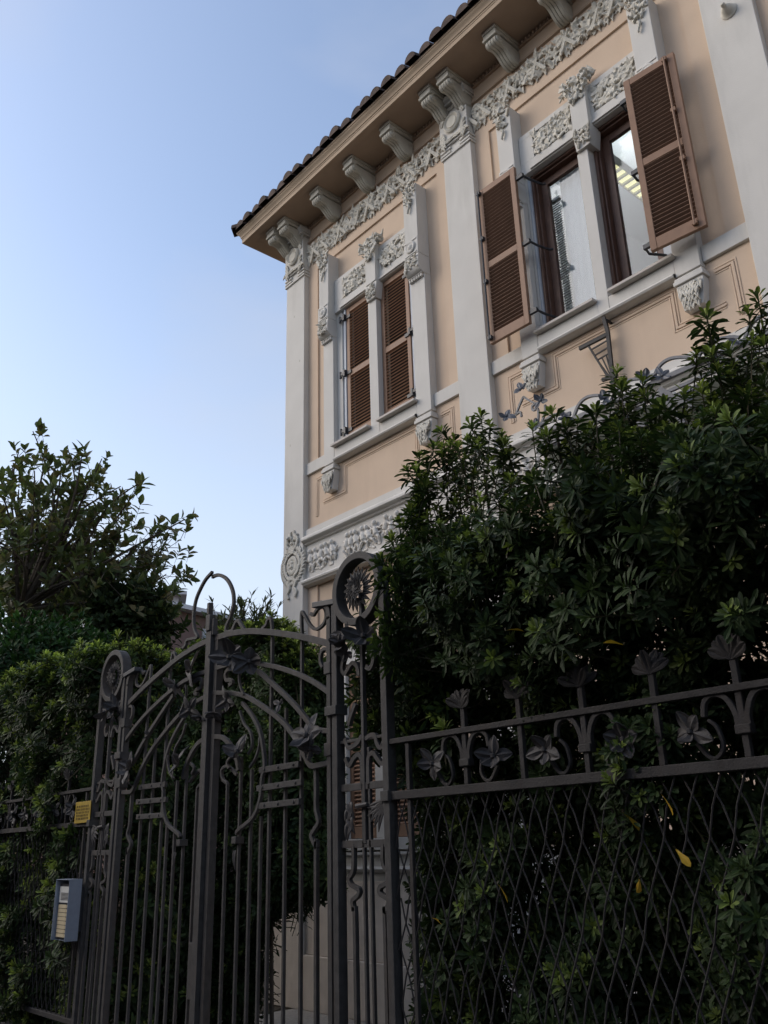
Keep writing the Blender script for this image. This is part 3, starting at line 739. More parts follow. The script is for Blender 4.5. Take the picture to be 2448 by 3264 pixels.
def bifora(d, opened):
    mb = MB()
    # lintel, mullion, apron
    mb.box(-7.99 + d, -6.45 + d, 6.225, 6.34, 6.742, 6.885); mb.box(-7.99 + d, -6.45 + d, 6.228, 6.34, 7.20, 7.27)
    for a, b in ((-7.99, -7.80), (-7.285, -7.01), (-6.50, -6.45)): mb.box(a + d, b + d, 6.227, 6.34, 6.8855, 7.1995)
    for a, b in ((-7.8, -7.285), (-7.01, -6.5)): mb.box(a + d, b + d, 6.243, 6.34, 6.8858, 7.1992)
    mb.box(-7.86 + d, -7.25 + d, 6.205, 6.224, 6.755, 6.785); mb.box(-7.06 + d, -6.452 + d, 6.205, 6.224, 6.755, 6.785)
    mb.box(-7.243 + d, -7.047 + d, 6.155, 6.339, 6.735, 7.335)
    mb.prism_y([(-7.258 + d, 6.73), (-7.04 + d, 6.73), (-7.04 + d, 6.70), (-7.075 + d, 6.50), (-7.24 + d, 6.50), (-7.258 + d, 6.70)], 6.165, 6.338)
    mb.box(-7.26 + d, (-7.135 if opened else -7.10) + d, P, 6.37, 4.56, 6.498)
    mb.box(-7.99 + d, -7.261 + d, 6.202, 6.36, 4.598, 4.735); mb.box((-7.134 if opened else -7.099) + d, -6.45 + d, 6.202, 6.36, 4.598, 4.735)
    mb.sweep_x([(6.206, 4.600), (6.178, 4.592), (6.166, 4.575), (6.178, 4.557), (6.20, 4.55), (6.31, 4.545)], -7.985 + d, -6.455 + d)
    # jamb strips beside the openings
    mb.box(-7.99 + d, (-7.962 if opened else -7.88) + d, 6.268, 6.37, 4.736, 6.741)
    w = mb.build('window_surround', M['white'], villa, bevel=0.004)
    mb = MB()
    if opened: mb.box(-7.961 + d, -7.9305 + d, 6.275, 6.40, 4.736, 6.741)
    else: mb.box(-7.879 + d, -7.795 + d, 6.285, 6.40, 4.736, 6.741); mb.box(-7.835 + d, -7.80 + d, 6.262, 6.284, 4.736, 6.741)
    mb.build('jamb_lining', M['zinc'], w, bevel=0.004)
    mb = MB(); mb.box(-6.565 + d, -6.452 + d, 6.285, 6.40, 4.736, 6.741)
    mb.build('jamb_lining', M['zinc'], w, bevel=0.004)
    mb = MB(); carve(mb, -7.79 + d, -7.295 + d, 6.895, 7.19, 6.243, 190, 0.07, 0.045, 61 + int(d)); mb.build('lintel_relief', M['relief'], w, remesh=0.006)
    mb = MB(); carve(mb, -7.0 + d, -6.51 + d, 6.895, 7.19, 6.243, 190, 0.07, 0.045, 63 + int(d)); mb.build('lintel_relief', M['relief'], w, remesh=0.006)
    mb = MB(); carve(mb, -7.235 + d, -7.06 + d, 6.53, 6.72, 6.163, 45, 0.05, 0.035, 65 + int(d))
    mb.build('mullion_relief', M['relief'], w)
    mb = MB(); garland(mb, -7.145 + d, 7.40, 6.155, 0.40, 0.32, 67 + int(d), 0.08, 120, 0.07)
    carve(mb, -7.36 + d, -6.95 + d, 7.33, 7.43, 6.24, 60, 0.07, 0.12, 68 + int(d)); mb.build('mullion_flowers', M['relief'], w, remesh=0.006)
    for a, b in ((-7.99, -7.262), (-7.098, -6.42)):
        mb = MB(); mb.box(a + d + .001, b + d - .001, 6.135, 6.42, 4.738, 4.768); mb.build('sill', M['sill'], w, bevel=0.004)
    for a, b in ((-8.655, -8.208), (-6.206, -5.785)):
        mb = MB(); mb.box(a + d, b + d, 6.245, 6.32, 4.598, 4.757); mb.build('sill_band', M['white'], w, bevel=0.004)
    window_pilaster(-8.206, -7.992, d, w); window_pilaster(-6.449, -6.21, d, w)
    if not opened:
        shutter(-7.79 + d, -7.268 + d, 4.785, 6.735, 6.272, w, hinge=-1)
        shutter(-7.092 + d, -6.57 + d, 4.785, 6.735, 6.272, w, hinge=1)
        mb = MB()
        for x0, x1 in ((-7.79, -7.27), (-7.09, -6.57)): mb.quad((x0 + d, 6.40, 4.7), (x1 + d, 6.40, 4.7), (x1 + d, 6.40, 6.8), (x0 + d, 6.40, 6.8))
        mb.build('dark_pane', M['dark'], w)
    else:
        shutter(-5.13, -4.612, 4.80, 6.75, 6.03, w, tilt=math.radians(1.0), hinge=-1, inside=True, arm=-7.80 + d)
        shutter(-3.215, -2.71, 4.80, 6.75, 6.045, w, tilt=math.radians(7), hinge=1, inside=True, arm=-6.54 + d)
        for x0, x1 in ((-7.93, -7.27), (-7.13, -6.57)):
            x0 += d; x1 += d
            mb = MB()
            for a, b, c, e in ((x0, x0 + 0.03, 4.77, 6.7405), (x1 - 0.03, x1, 4.77, 6.7405)): mb.box(a, b, 6.296, 6.46, c, e)
            mb.box(x0 + .031, x1 - .031, 6.297, 6.46, 6.712, 6.74)
            mb.box(x0 + .031, x0 + .052, 6.33, 6.459, 4.771, 6.711); mb.box(x0 + .0525, x1 - .031, 6.331, 6.459, 6.690, 6.711)
            for a, b in ((x0 + 0.0525, x0 + 0.135), (x1 - 0.115, x1 - 0.031)): mb.box(a, b, 6.395, 6.445, 4.775, 6.689)
            mb.box(x0 + .1355, x1 - .1155, 6.396, 6.445, 6.60, 6.6885); mb.box(x0 + .1355, x1 - .1155, 6.396, 6.445, 4.775, 4.87)
            fr = mb.build('window_frame', M['wood'], w, bevel=0.004)
            mb = MB(); mb.box(x0 + .130, x1 - .110, 6.418, 6.424, 4.86, 6.61)
            mb.build('pane', M['glass'], fr)
bifora(0.0, False); bifora(PW, True)

# ground floor window behind the gate
mb = MB()
for a, b in ((-8.02, -7.862), (-7.378, -7.172), (-6.688, -6.53)): mb.box(a, b, 6.235, 6.40, 0.08, 1.95)
mb.box(-8.05, -6.50, 6.225, 6.40, 1.952, 2.16); mb.box(-8.06, -6.49, 6.17, 6.42, -0.035, 0.078)
w = mb.build('window_surround', M['white'], villa, bevel=0.005)
shutter(-7.858, -7.382, 0.085, 1.945, 6.28, w); shutter(-7.168, -6.692, 0.085, 1.945, 6.28, w)

# the lit room behind the open windows
mb = MB()
x0, x1 = -5.2, -2.5; zt = 7.8
mb.quad((x0, 6.50, 4.2), (x0, 10.5, 4.2), (x0, 10.5, zt), (x0, 6.50, zt)); mb.quad((x1, 6.50, 4.2), (x1, 6.50, zt), (x1, 10.5, zt), (x1, 10.5, 4.2))
mb.quad((x0, 10.5, 4.2), (x1, 10.5, 4.2), (x1, 10.5, zt), (x0, 10.5, zt)); mb.quad((x0, 6.50, zt), (x0, 10.5, zt), (x1, 10.5, zt), (x1, 6.50, zt)); mb.quad((x0, 6.50, 4.2), (x1, 6.50, 4.2), (x1, 10.5, 4.2), (x0, 10.5, 4.2))
room = mb.build('room', M['room'], villa)
LX, LY = -4.15, 7.52
lamp = thing('ceiling_lamp', 'lit louvred tube lamp glowing yellow behind the right open window', 'lamp', (LX, LY, 7.8 + EYE))
mb = MB(); mb.box(LX - 0.08, LX + 0.08, LY - 0.5, LY + 0.5, 7.10, 7.11)
for sx_ in (-1, 1): mb.box(LX + sx_ * 0.085 - .005, LX + sx_ * 0.085 + .005, LY - 0.5, LY + 0.5, 7.04, 7.16)
mb.build('housing', M['paper'], lamp)
mb = MB(); mb.box(LX - 0.075, LX + 0.075, LY - 0.49, LY + 0.49, 7.07, 7.098); mb.build('diffuser', M['lamp'], lamp)
for sx_ in (-0.04, 0.04):  # bright tubes added on top, unseen from below, to light the room
    mb = MB(); mb.tube([(LX + sx_, LY - 0.48, 7.14), (LX + sx_, LY + 0.48, 7.14)], 0.018, 0.018, 8); mb.build('tube', M['uplight'], lamp)
mb = MB()
for k in range(9): mb.box(LX - 0.0795, LX + 0.0795, LY - 0.48 + 0.12 * k - .012, LY - 0.48 + 0.12 * k + .012, 7.035, 7.069)
mb.build('louvre', M['paper'], lamp)
mb = MB()
for sy in (-0.4, 0.4): mb.tube([(LX, LY + sy, 7.11), (LX, LY + sy, 7.8)], 0.006, 0.006, 6)
mb.build('hanger', M['paper'], lamp)
# blind and curtain of the left open window
bl = thing('window_blind', 'grey green slatted blind hanging behind the left pane of the open window', 'blind', (-4.47, 6.47, 4.75 + EYE))
mb = MB(); n = 54
for i in range(n):
    z = 4.80 + i * 0.030
    mb.prism_x([(6.475, z), (6.50, z + 0.014), (6.499, z + 0.016), (6.474, z + 0.002)], -4.56, -4.385)
mb.build('slats', M['blind'], bl)
mb = MB(); mb.box(-4.565, -4.38, 6.47, 6.51, 6.42, 6.45); mb.build('head_rail', M['paper'], bl)
def curtain(x0, x1, z1, label):
    cu = MB(); V = []; nx = 70
    for i in range(nx + 1):
        x = x0 + (x1 - x0) * i / nx; y = 6.53 + 0.004 * math.sin(i * 0.45) + 0.004 * math.sin(i * 0.2)
        V += [(x, y, 4.7), (x, y + 0.004, z1)]
    cu.add(V, [(2 * i, 2 * i + 2, 2 * i + 3, 2 * i + 1) for i in range(nx)])
    tag(cu.build('curtain', M['curtain'], None, smooth=True), label, 'curtain')
curtain(-4.40, -3.95, 6.95, 'pale curtain hanging beside the slatted blind in the left open window')

# ------------------------------------------------------------------ iron bracket on the wall
ib = thing('iron_bracket', 'dark ladder shaped iron bracket fixed to the peach wall below the open windows', 'bracket', (-3.87, 6.28, 3.8 + EYE))
mb = MB(); YB = 6.19
z2c = lambda x, y: at(1500 + x * .5714, y * .5714, YB)
def pth(fn, pts): return [(fn(*p)[0], fn(*p)[2]) for p in pts]
mb.ribbon(pth(z2c, [(742, 1770), (765, 1850), (790, 2080), (795, 2175)]), 0.035, YB - 0.012, YB + 0.012)
mb.build('upright', M['bracket_iron'], ib)
mb = MB(); mb.ribbon(pth(z2c, [(608, 1945), (765, 1865)]), 0.036, YB - 0.014, YB + 0.014); mb.ribbon(pth(z2c, [(735, 2120), (820, 2095)]), 0.034, YB - 0.014, YB + 0.014)
mb.build('arm', M['bracket_iron'], ib)
mb = MB()
mb.ribbon(pth(z2c, [(655, 1925), (770, 2110)]), 0.016, YB - 0.008, YB + 0.008)
for a, b in (((675, 1950), (770, 1895)), ((690, 1985), (772, 1935)), ((705, 2010), (778, 1968))): mb.ribbon(pth(z2c, [a, b]), 0.012, YB - 0.006, YB + 0.006)
for a, b in (((712, 2015), (775, 2100)), ((735, 2000), (780, 2095)), ((758, 1985), (785, 2090))): mb.ribbon(pth(z2c, [a, b]), 0.010, YB - 0.006, YB + 0.006)
mb.build('grille', M['bracket_iron'], ib)
mb = MB()
for zz in (4.50, 3.86): mb.tube([(-3.855, YB, zz), (-3.855, WY, zz)], 0.014, 0.014, 6)
mb.build('wall_fixing', M['bracket_iron'], ib)

# ------------------------------------------------------------------ ironwork flowers
def lily(mb, c, size, face=(0.35, -0.8, 0.25), petals=5, spin=0.0, droop=0.0):
    size *= 0.82
    f = np.array(face, float); f /= np.linalg.norm(f)
    ref = np.array([0, 0, 1.0]) if abs(f[2]) < 0.9 else np.array([1.0, 0, 0])
    u = np.cross(f, ref); u /= np.linalg.norm(u); v = np.cross(u, f)
    c = np.array(c, float)
    rd = random.Random(int(abs(c[0] * 977 + c[2] * 1313) * 10))
    for k in range(petals):
        a = spin + 2 * math.pi * k / petals + rd.uniform(-.2, .2)
        d = math.cos(a) * u + math.sin(a) * v + f * rd.uniform(0.25, 0.8)
        mb.petal(c, d, -f, size * (1.0 if k % 2 == 0 else 0.8) * rd.uniform(.85, 1.1), size * 0.60, cup=rd.uniform(-0.35, 0.75), th=0.003, rows=8, widths=[size * q for q in (0.05, 0.14, 0.24, 0.30, 0.31, 0.27, 0.18, 0.04)])
    mb.ball(c + f * size * 0.12, size * 0.14, size * 0.14, size * 0.14, 7)

# entrance canopy with wavy iron flowers, standing off the wall above the hedge
canopy = thing('entrance_canopy', 'iron and glass entrance canopy with a wavy crest of metal flowers, half hidden', 'canopy', (-3.3, 6.2, 3.0 + EYE))
YC = 5.70
kk = lambda x, y: (1600 + .5112 * x, 1050 + .5112 * y)
def KP(pts, Y=YC): return [(at(*kk(*p), Y)[0], at(*kk(*p), Y)[2]) for p in pts]
mb = MB()
r0 = at(*kk(240, 640), YC); r1 = at(*kk(980, 320), YC)
zr = 3.40
mb.box(r0[0], -1.4, YC - 0.016, YC + 0.016, zr - 0.045, zr - 0.005)
mb.box(r0[0], -1.4, YC - 0.012, YC + 0.012, zr - 0.16, zr - 0.135)
for i, x in enumerate(np.arange(r0[0], -1.4, 0.86)): mb.box(x, x + 0.03, YC - 0.012, 6.2, zr - 0.10, zr - 0.06)
rail = mb.build('rail', M['canopy_iron'], canopy)
mb = MB()
xs = [-4.40, -4.02, -3.63, -3.24, -2.85, -2.46, -2.07, -1.68]
for i, (a, b) in enumerate(zip(xs, xs[1:])):
    hgt = 0.10 + 0.02 * (i % 2)
    mb.ribbon(spline([(a + 0.02, zr - 0.02), (a + 0.10, zr + hgt * 0.75), (a + 0.20, zr + hgt), (b - 0.06, zr + hgt * 0.65), (b, zr + 0.03)], 5), 0.022, YC - 0.012, YC + 0.012)
for pts in ([(85, 535), (120, 450), (135, 420)], [(135, 420), (165, 440), (215, 465)], [(225, 580), (228, 520), (222, 490)], [(245, 590), (268, 520), (270, 470)], [(222, 490), (195, 505), (190, 480), (205, 465)], [(90, 530), (115, 515), (122, 545)]):
    mb.ribbon(spline(KP(pts), 5), 0.018, YC - 0.009, YC + 0.009)
mb.build('crest', M['canopy_iron'], canopy)
mb = MB()
for pts, w_ in (([(985, 375), (1190, 500)], 0.05), ([(1005, 410), (1140, 590)], 0.035), ([(690, 560), (900, 600)], 0.03)): mb.ribbon(KP(pts), w_, YC - 0.02, YC + 0.02)
mb.build('strut', M['canopy_iron'], canopy)
for p, s_, sp in (((40, 545), .11, .3), ((130, 375), .11, 1.2), ((250, 450), .11, .7), ((222, 600), .10, .2), ((400, 550), .11, .9), ((650, 435), .12, 1.5), ((905, 305), .12, .4), ((1010, 295), .11, 1.0), ((750, 545), .10, .5), ((1180, 400), .10, .1), ((1330, 180), .11, .6), ((1500, 95), .11, .2)):
    mb = MB(); q = at(*kk(*p), YC); lily(mb, (q[0], YC - 0.02, q[2]), s_, spin=sp, petals=4); mb.build('flower', M['canopy_iron'], canopy)
mb = MB(); mb.prism_x([(YC + 0.03, zr - 0.17), (YC + 0.03, zr - 0.18), (6.18, zr - 0.62), (6.18, zr - 0.61)], -4.35, -1.45)
mb.build('sheet', M['canopy_panel'], canopy)

# ------------------------------------------------------------------ gate
GY = 2.60                                # the fence line
XC = at(200 + .663 * 724, 1750 + .663 * 700, GY)[0]   # where the two leaves meet
ZBOT = -EYE + 0.06
zb = lambda x, y: at(660 + .2652 * x, 1900 + .2652 * y, GY)
zg = lambda x, y: at(200 + .663 * x, 1750 + .663 * y, GY)
zc = lambda x, y: at(1000 + .2411 * x, 1740 + .2411 * y, GY)
zd = lambda x, y: at(1000 + .2411 * x, 2200 + .2411 * y, GY)
zh = lambda x, y: at(830 + .3436 * x, 2600 + .3436 * y, GY)
def XZ(fn, pts): return [(fn(*p)[0], fn(*p)[2]) for p in pts]

def gate_leaf(side):
    nm = {1: 'right leaf of the iron gate, beside the sunflower ring, with a large scroll on top', -1: 'left leaf of the iron gate, with the flat cover strip along the middle'}[side]
    g = thing('gate_leaf', nm, 'gate', (XC + side * 0.58, GY, 0.0), 'leaves of the double iron gate')
    def X(pts): return pts if side > 0 else [(2 * XC - x, z) for x, z in pts]
    hw, y0, y1 = 0.009, GY - 0.009, GY + 0.009
    xr = zg(1297, 1400)[0]; xl = XC + 0.012
    # frame: hinge stile, meeting stile, bottom rail
    mb = MB()
    top = XZ(zb, [(1392, 92), (1440, 105), (1478, 160), (1492, 260)])
    mb.ribbon(X(spline(top + [(xr, 1.0), (xr, 0.4), (xr, ZBOT)], 5)), 0.030, GY - 0.02, GY + 0.02)
    if side > 0: mb.box(xl, xl + 0.036, GY - 0.012, GY + 0.030, ZBOT, zg(745, 440)[2])
    else: mb.box(XC - 0.055, XC + 0.001, GY - 0.034, GY + 0.018, ZBOT, zg(706, 405)[2])
    a, b = (xl, xr) if side > 0 else (2 * XC - xr, XC - 0.01)
    mb.box(a, b, GY - 0.014, GY + 0.014, ZBOT + 0.02, ZBOT + 0.06); mb.box(a, b, GY - 0.014, GY + 0.014, ZBOT + 0.42, ZBOT + 0.455)
    mb.build('frame', M['iron'], g, bevel=0.003)
    mb = MB()
    x_, z_ = XZ(zb, [(1455, 95)])[0]
    pts = X([(x_ - 0.10, z_ + 0.012), (x_ + 0.11, z_ - 0.012)]); mb.ribbon(pts, 0.028, GY - 0.03, GY + 0.03)
    mb.build('top_cap', M['hinge'], g, bevel=0.003)
    if side < 0:                            # broken finial on the cover strip
        mb = MB(); zt = zg(706, 405)[2]
        mb.box(XC - 0.055, XC - 0.005, GY - 0.042, GY + 0.0, zt + 0.0005, zt + 0.10); mb.box(XC - 0.05, XC - 0.022, GY - 0.04, GY - 0.01, zt + 0.1005, zt + 0.175); mb.box(XC - 0.0045, XC + 0.02, GY - 0.03, GY, zt - 0.03, zt + 0.07)
        mb.build('finial', M['iron'], g, bevel=0.004)
    # arched rails
    for pts in ([(95, 512), (300, 452), (520, 425), (720, 432), (930, 455), (1150, 492), (1330, 535), (1480, 575)],
                [(110, 875), (250, 832), (400, 806), (520, 800), (700, 825), (870, 862), (1090, 935), (1250, 1012), (1400, 1105), (1480, 1165)],
                [(620, 900), (720, 985), (860, 1112), (960, 1205), (1090, 1342), (1180, 1452), (1280, 1572), (1380, 1615), (1480, 1622)],
                [(75, 1165), (240, 1165), (400, 1182), (520, 1228), (720, 1355), (900, 1495), (1010, 1620), (1100, 1755), (1190, 1930), (1262, 2042), (1360, 2030), (1480, 2005)]):
        mb = MB(); wd = 0.034 if pts[0] == (95, 512) else 0.025
        mb.ribbon(X(spline(XZ(zb, pts), 5)), wd, GY - 0.013, GY + 0.008)
        mb.build('arched_rail', M['iron'], g, bevel=0.002)
    mb = MB(); mb.ribbon(X(spline(XZ(zb, [(100, 1690), (190, 1700), (265, 1765), (330, 1880), (372, 1990), (385, 2100)]), 5)), 0.026, GY - 0.012, GY + 0.008)
    mb.ribbon(X(spline(XZ(zb, [(430, 1285), (540, 1420), (620, 1565), (662, 1705), (692, 1900), (700, 2074)]) + XZ(zg, [(962, 1100), (953, 1200), (920, 1288), (850, 1350), (838, 1372)]), 4)), 0.020, GY - 0.012, GY + 0.006)
    mb.build('curved_rail', M['iron'], g, bevel=0.002)
    # upright bars; the tall ones end in hooks above the arch
    def bar(x, ztop, pre=()):
        mb = MB()
        path = list(pre) + [(x, ztop), (x, (ztop + ZBOT) / 2), (x, ZBOT + 0.03)]
        mb.ribbon(X(path), 0.0165, GY + 0.009, GY + 0.025)
        mb.build('upright_bar', M['iron'], g, bevel=0.002)
    xA = zg(978, 1400)[0]; bar(xA, zb(738, 520)[2], spline(XZ(zb, [(632, 388), (680, 345), (700, 285), (735, 258), (748, 330)]), 5))
    xB = zg(1133, 1350)[0]; bar(xB, zb(1105, 480)[2], spline(XZ(zb, [(1215, 205), (1250, 222), (1300, 150), (1365, 118), (1402, 200), (1380, 320), (1290, 392), (1215, 350), (1150, 240), (1112, 185), (1104, 290)]), 5))
    bar(zg(1056, 1300)[0], zb(912, 1350)[2])
    for x in (zg(937, 1450)[0],): bar(x, zg(940, 1285)[2])
    bar(zg(891, 1300)[0], zg(893, 1060)[2])
    bar(zg(836, 1350)[0], zg(838, 1000)[2])
    xs_ = zg(774, 1300)[0]; bar(xs_, zg(776, 1130)[2], spline(XZ(zg, [(826, 1086), (800, 1058), (775, 1043), (752, 1065), (757, 1105), (776, 1125)]), 4))
    mb = MB(); xw = zg(1212, 1200)[0]
    mb.ribbon(X(spline(XZ(zg, [(1210, 1045)]) + [(xw, zg(1210, 1150)[2])] + XZ(zg, [(1212, 1250), (1224, 1310), (1207, 1345), (1190, 1375), (1200, 1408), (1214, 1440)]) + [(xw, zg(1210, 1520)[2]), (xw, ZBOT + 0.25), (xw, ZBOT + 0.03)], 5)), 0.020, GY + 0.0, GY + 0.02)
    mb.build('wavy_bar', M['iron'], g, bevel=0.002)
    for p, q in (((950, 1065), (1140, 1034)), ((938, 1152), (1154, 1120)), ((948, 1236), (1142, 1214))):
        mb = MB(); mb.ribbon(X(XZ(zg, [p, q])), 0.030, GY - 0.010, GY + 0.008)
        for t in (0.15, 0.5, 0.88):
            pp = X([tuple(np.array(XZ(zg, [p])[0]) * (1 - t) + np.array(XZ(zg, [q])[0]) * t)])[0]
            mb.ball((pp[0], GY - 0.011, pp[1]), 0.008, 0.007, 0.008, 6)
        mb.build('cross_piece', M['iron'], g, bevel=0.002)
    x0_ = zg(836, 1350)[0]; z0_ = zg(834, 1400)[2]
    mb = MB(); pc = X([(x0_, z0_)])[0]; mb.box(pc[0] - 0.022, pc[0] + 0.022, GY - 0.018, GY + 0.034, pc[1] - 0.018, pc[1] + 0.018); mb.build('collar', M['iron'], g, bevel=0.003); mb = MB()
    pc = X([(x0_ + 0.02, z0_ - 0.05)])[0]; mb.petal((pc[0], GY - 0.02, pc[1]), (0.1 * side, -0.2, -1), (0, -1, 0), 0.10, 0.03, cup=-0.2); mb.build('leaf_tip', M['petal_iron'], g)
    for zz in (zb(1440, 880)[2], zg(1290, 965)[2]):
        mb = MB(); pc = X([(xr, zz)])[0]; mb.box(pc[0] - 0.03, pc[0] + 0.022, GY - 0.026, GY + 0.03, zz - 0.03, zz + 0.03); mb.build('collar', M['iron'], g, bevel=0.003)
    # scrolls between the arches
    mb = MB(); mb.ribbon(X(spline(XZ(zb, [(340, 880), (265, 885), (228, 940), (240, 1010), (285, 1010), (310, 1040), (270, 1075)]), 5)), 0.022, GY - 0.01, GY + 0.008); mb.build('scroll', M['iron'], g, bevel=0.002)
    mb = MB(); mb.ribbon(X(spline(XZ(zb, [(1455, 640), (1410, 640), (1375, 700), (1370, 790), (1400, 860)]), 5)), 0.018, GY - 0.01, GY + 0.008); mb.build('scroll', M['iron'], g, bevel=0.002)
    mb = MB(); mb.ribbon(X(spline(XZ(zb, [(270, 2074), (245, 2000), (300, 1920)]), 4)), 0.016, GY - 0.008, GY + 0.006); mb.build('scroll', M['iron'], g, bevel=0.002)
    mb = MB(); mb.ribbon(X(spline(XZ(zb, [(400, 1380), (450, 1530), (530, 1640), (548, 1800), (500, 1900)]), 5)), 0.013, GY - 0.01, GY + 0.004); mb.build('scroll', M['iron'], g, bevel=0.002)
    mb = MB(); mb.ribbon(X(spline(XZ(zb, [(640, 1700), (635, 1800), (590, 1950), (520, 2060)]), 5)), 0.013, GY - 0.01, GY + 0.004); mb.build('scroll', M['iron'], g, bevel=0.002)
    mb = MB(); mb.ribbon(X(spline(XZ(zb, [(430, 870), (410, 980), (430, 1100), (470, 1190)]), 5)), 0.012, GY - 0.02, GY - 0.006); mb.build('scroll', M['iron'], g, bevel=0.002)
    # half of the broken hoop over the middle
    zf = lambda x, y: at(560 + .1808 * x, 1780 + .1808 * y, GY)
    mb = MB()
    if side < 0:
        mb.ribbon(spline(XZ(zf, [(682, 245), (560, 385), (460, 570), (392, 745), (357, 950), (352, 1120), (375, 1280), (425, 1390), (330, 1420), (235, 1450), (215, 1530), (165, 1590)]), 6), 0.016, GY - 0.022, GY - 0.004)
    else:
        mb.ribbon(spline(XZ(zf, [(648, 330), (705, 302), (780, 296), (880, 345), (958, 445), (1012, 590), (1028, 750), (1008, 880), (960, 1050), (905, 1180), (895, 1290), (1000, 1270), (1065, 1130), (1110, 1100), (1150, 1160), (1215, 1255)]), 6), 0.021, GY - 0.009, GY + 0.009)
    mb.build('half_hoop', M['iron'], g, bevel=0.003)
    # cast lilies
    for (p, s_, sp, pet, fc) in (((335, 745), 0.16, 1.5, 5, (0.5, -0.8, 0.1)), ((560, 790), 0.13, 0.5, 5, (0.8, -0.6, -0.3)), ((300, 1250), 0.11, 1.0, 5, (-0.1, -0.9, -0.4)), ((150, 1430), 0.09, 1.6, 4, (0.1, -0.7, -0.7)),
                                 ((430, 1880), 0.13, 1.5, 5, (0.2, -0.8, 0.5)), ((1265, 1690), 0.14, 1.57, 5, (0.1, -0.9, 0.3)), ((1300, 1830), 0.09, 0.3, 4, (0.3, -0.8, -0.4)), ((935, 1300), 0.06, 0.5, 3, (0.4, -0.8, 0.3))):
        mb = MB(); q = X(XZ(zb, [p]))[0]
        lily(mb, (q[0], GY - 0.03, q[1]), s_, (fc[0] * side, fc[1], fc[2]), pet, sp)
        mb.build('lily_flower', M['petal_iron'], g, smooth=False)
    if side < 0:
        mb = MB(); mb.box(XC - 0.11, XC - 0.063, GY - 0.02, GY + 0.05, -0.72, -0.45); mb.build('lock_box', M['iron'], g, bevel=0.004)
    return g
gate_leaf(1); gate_leaf(-1)

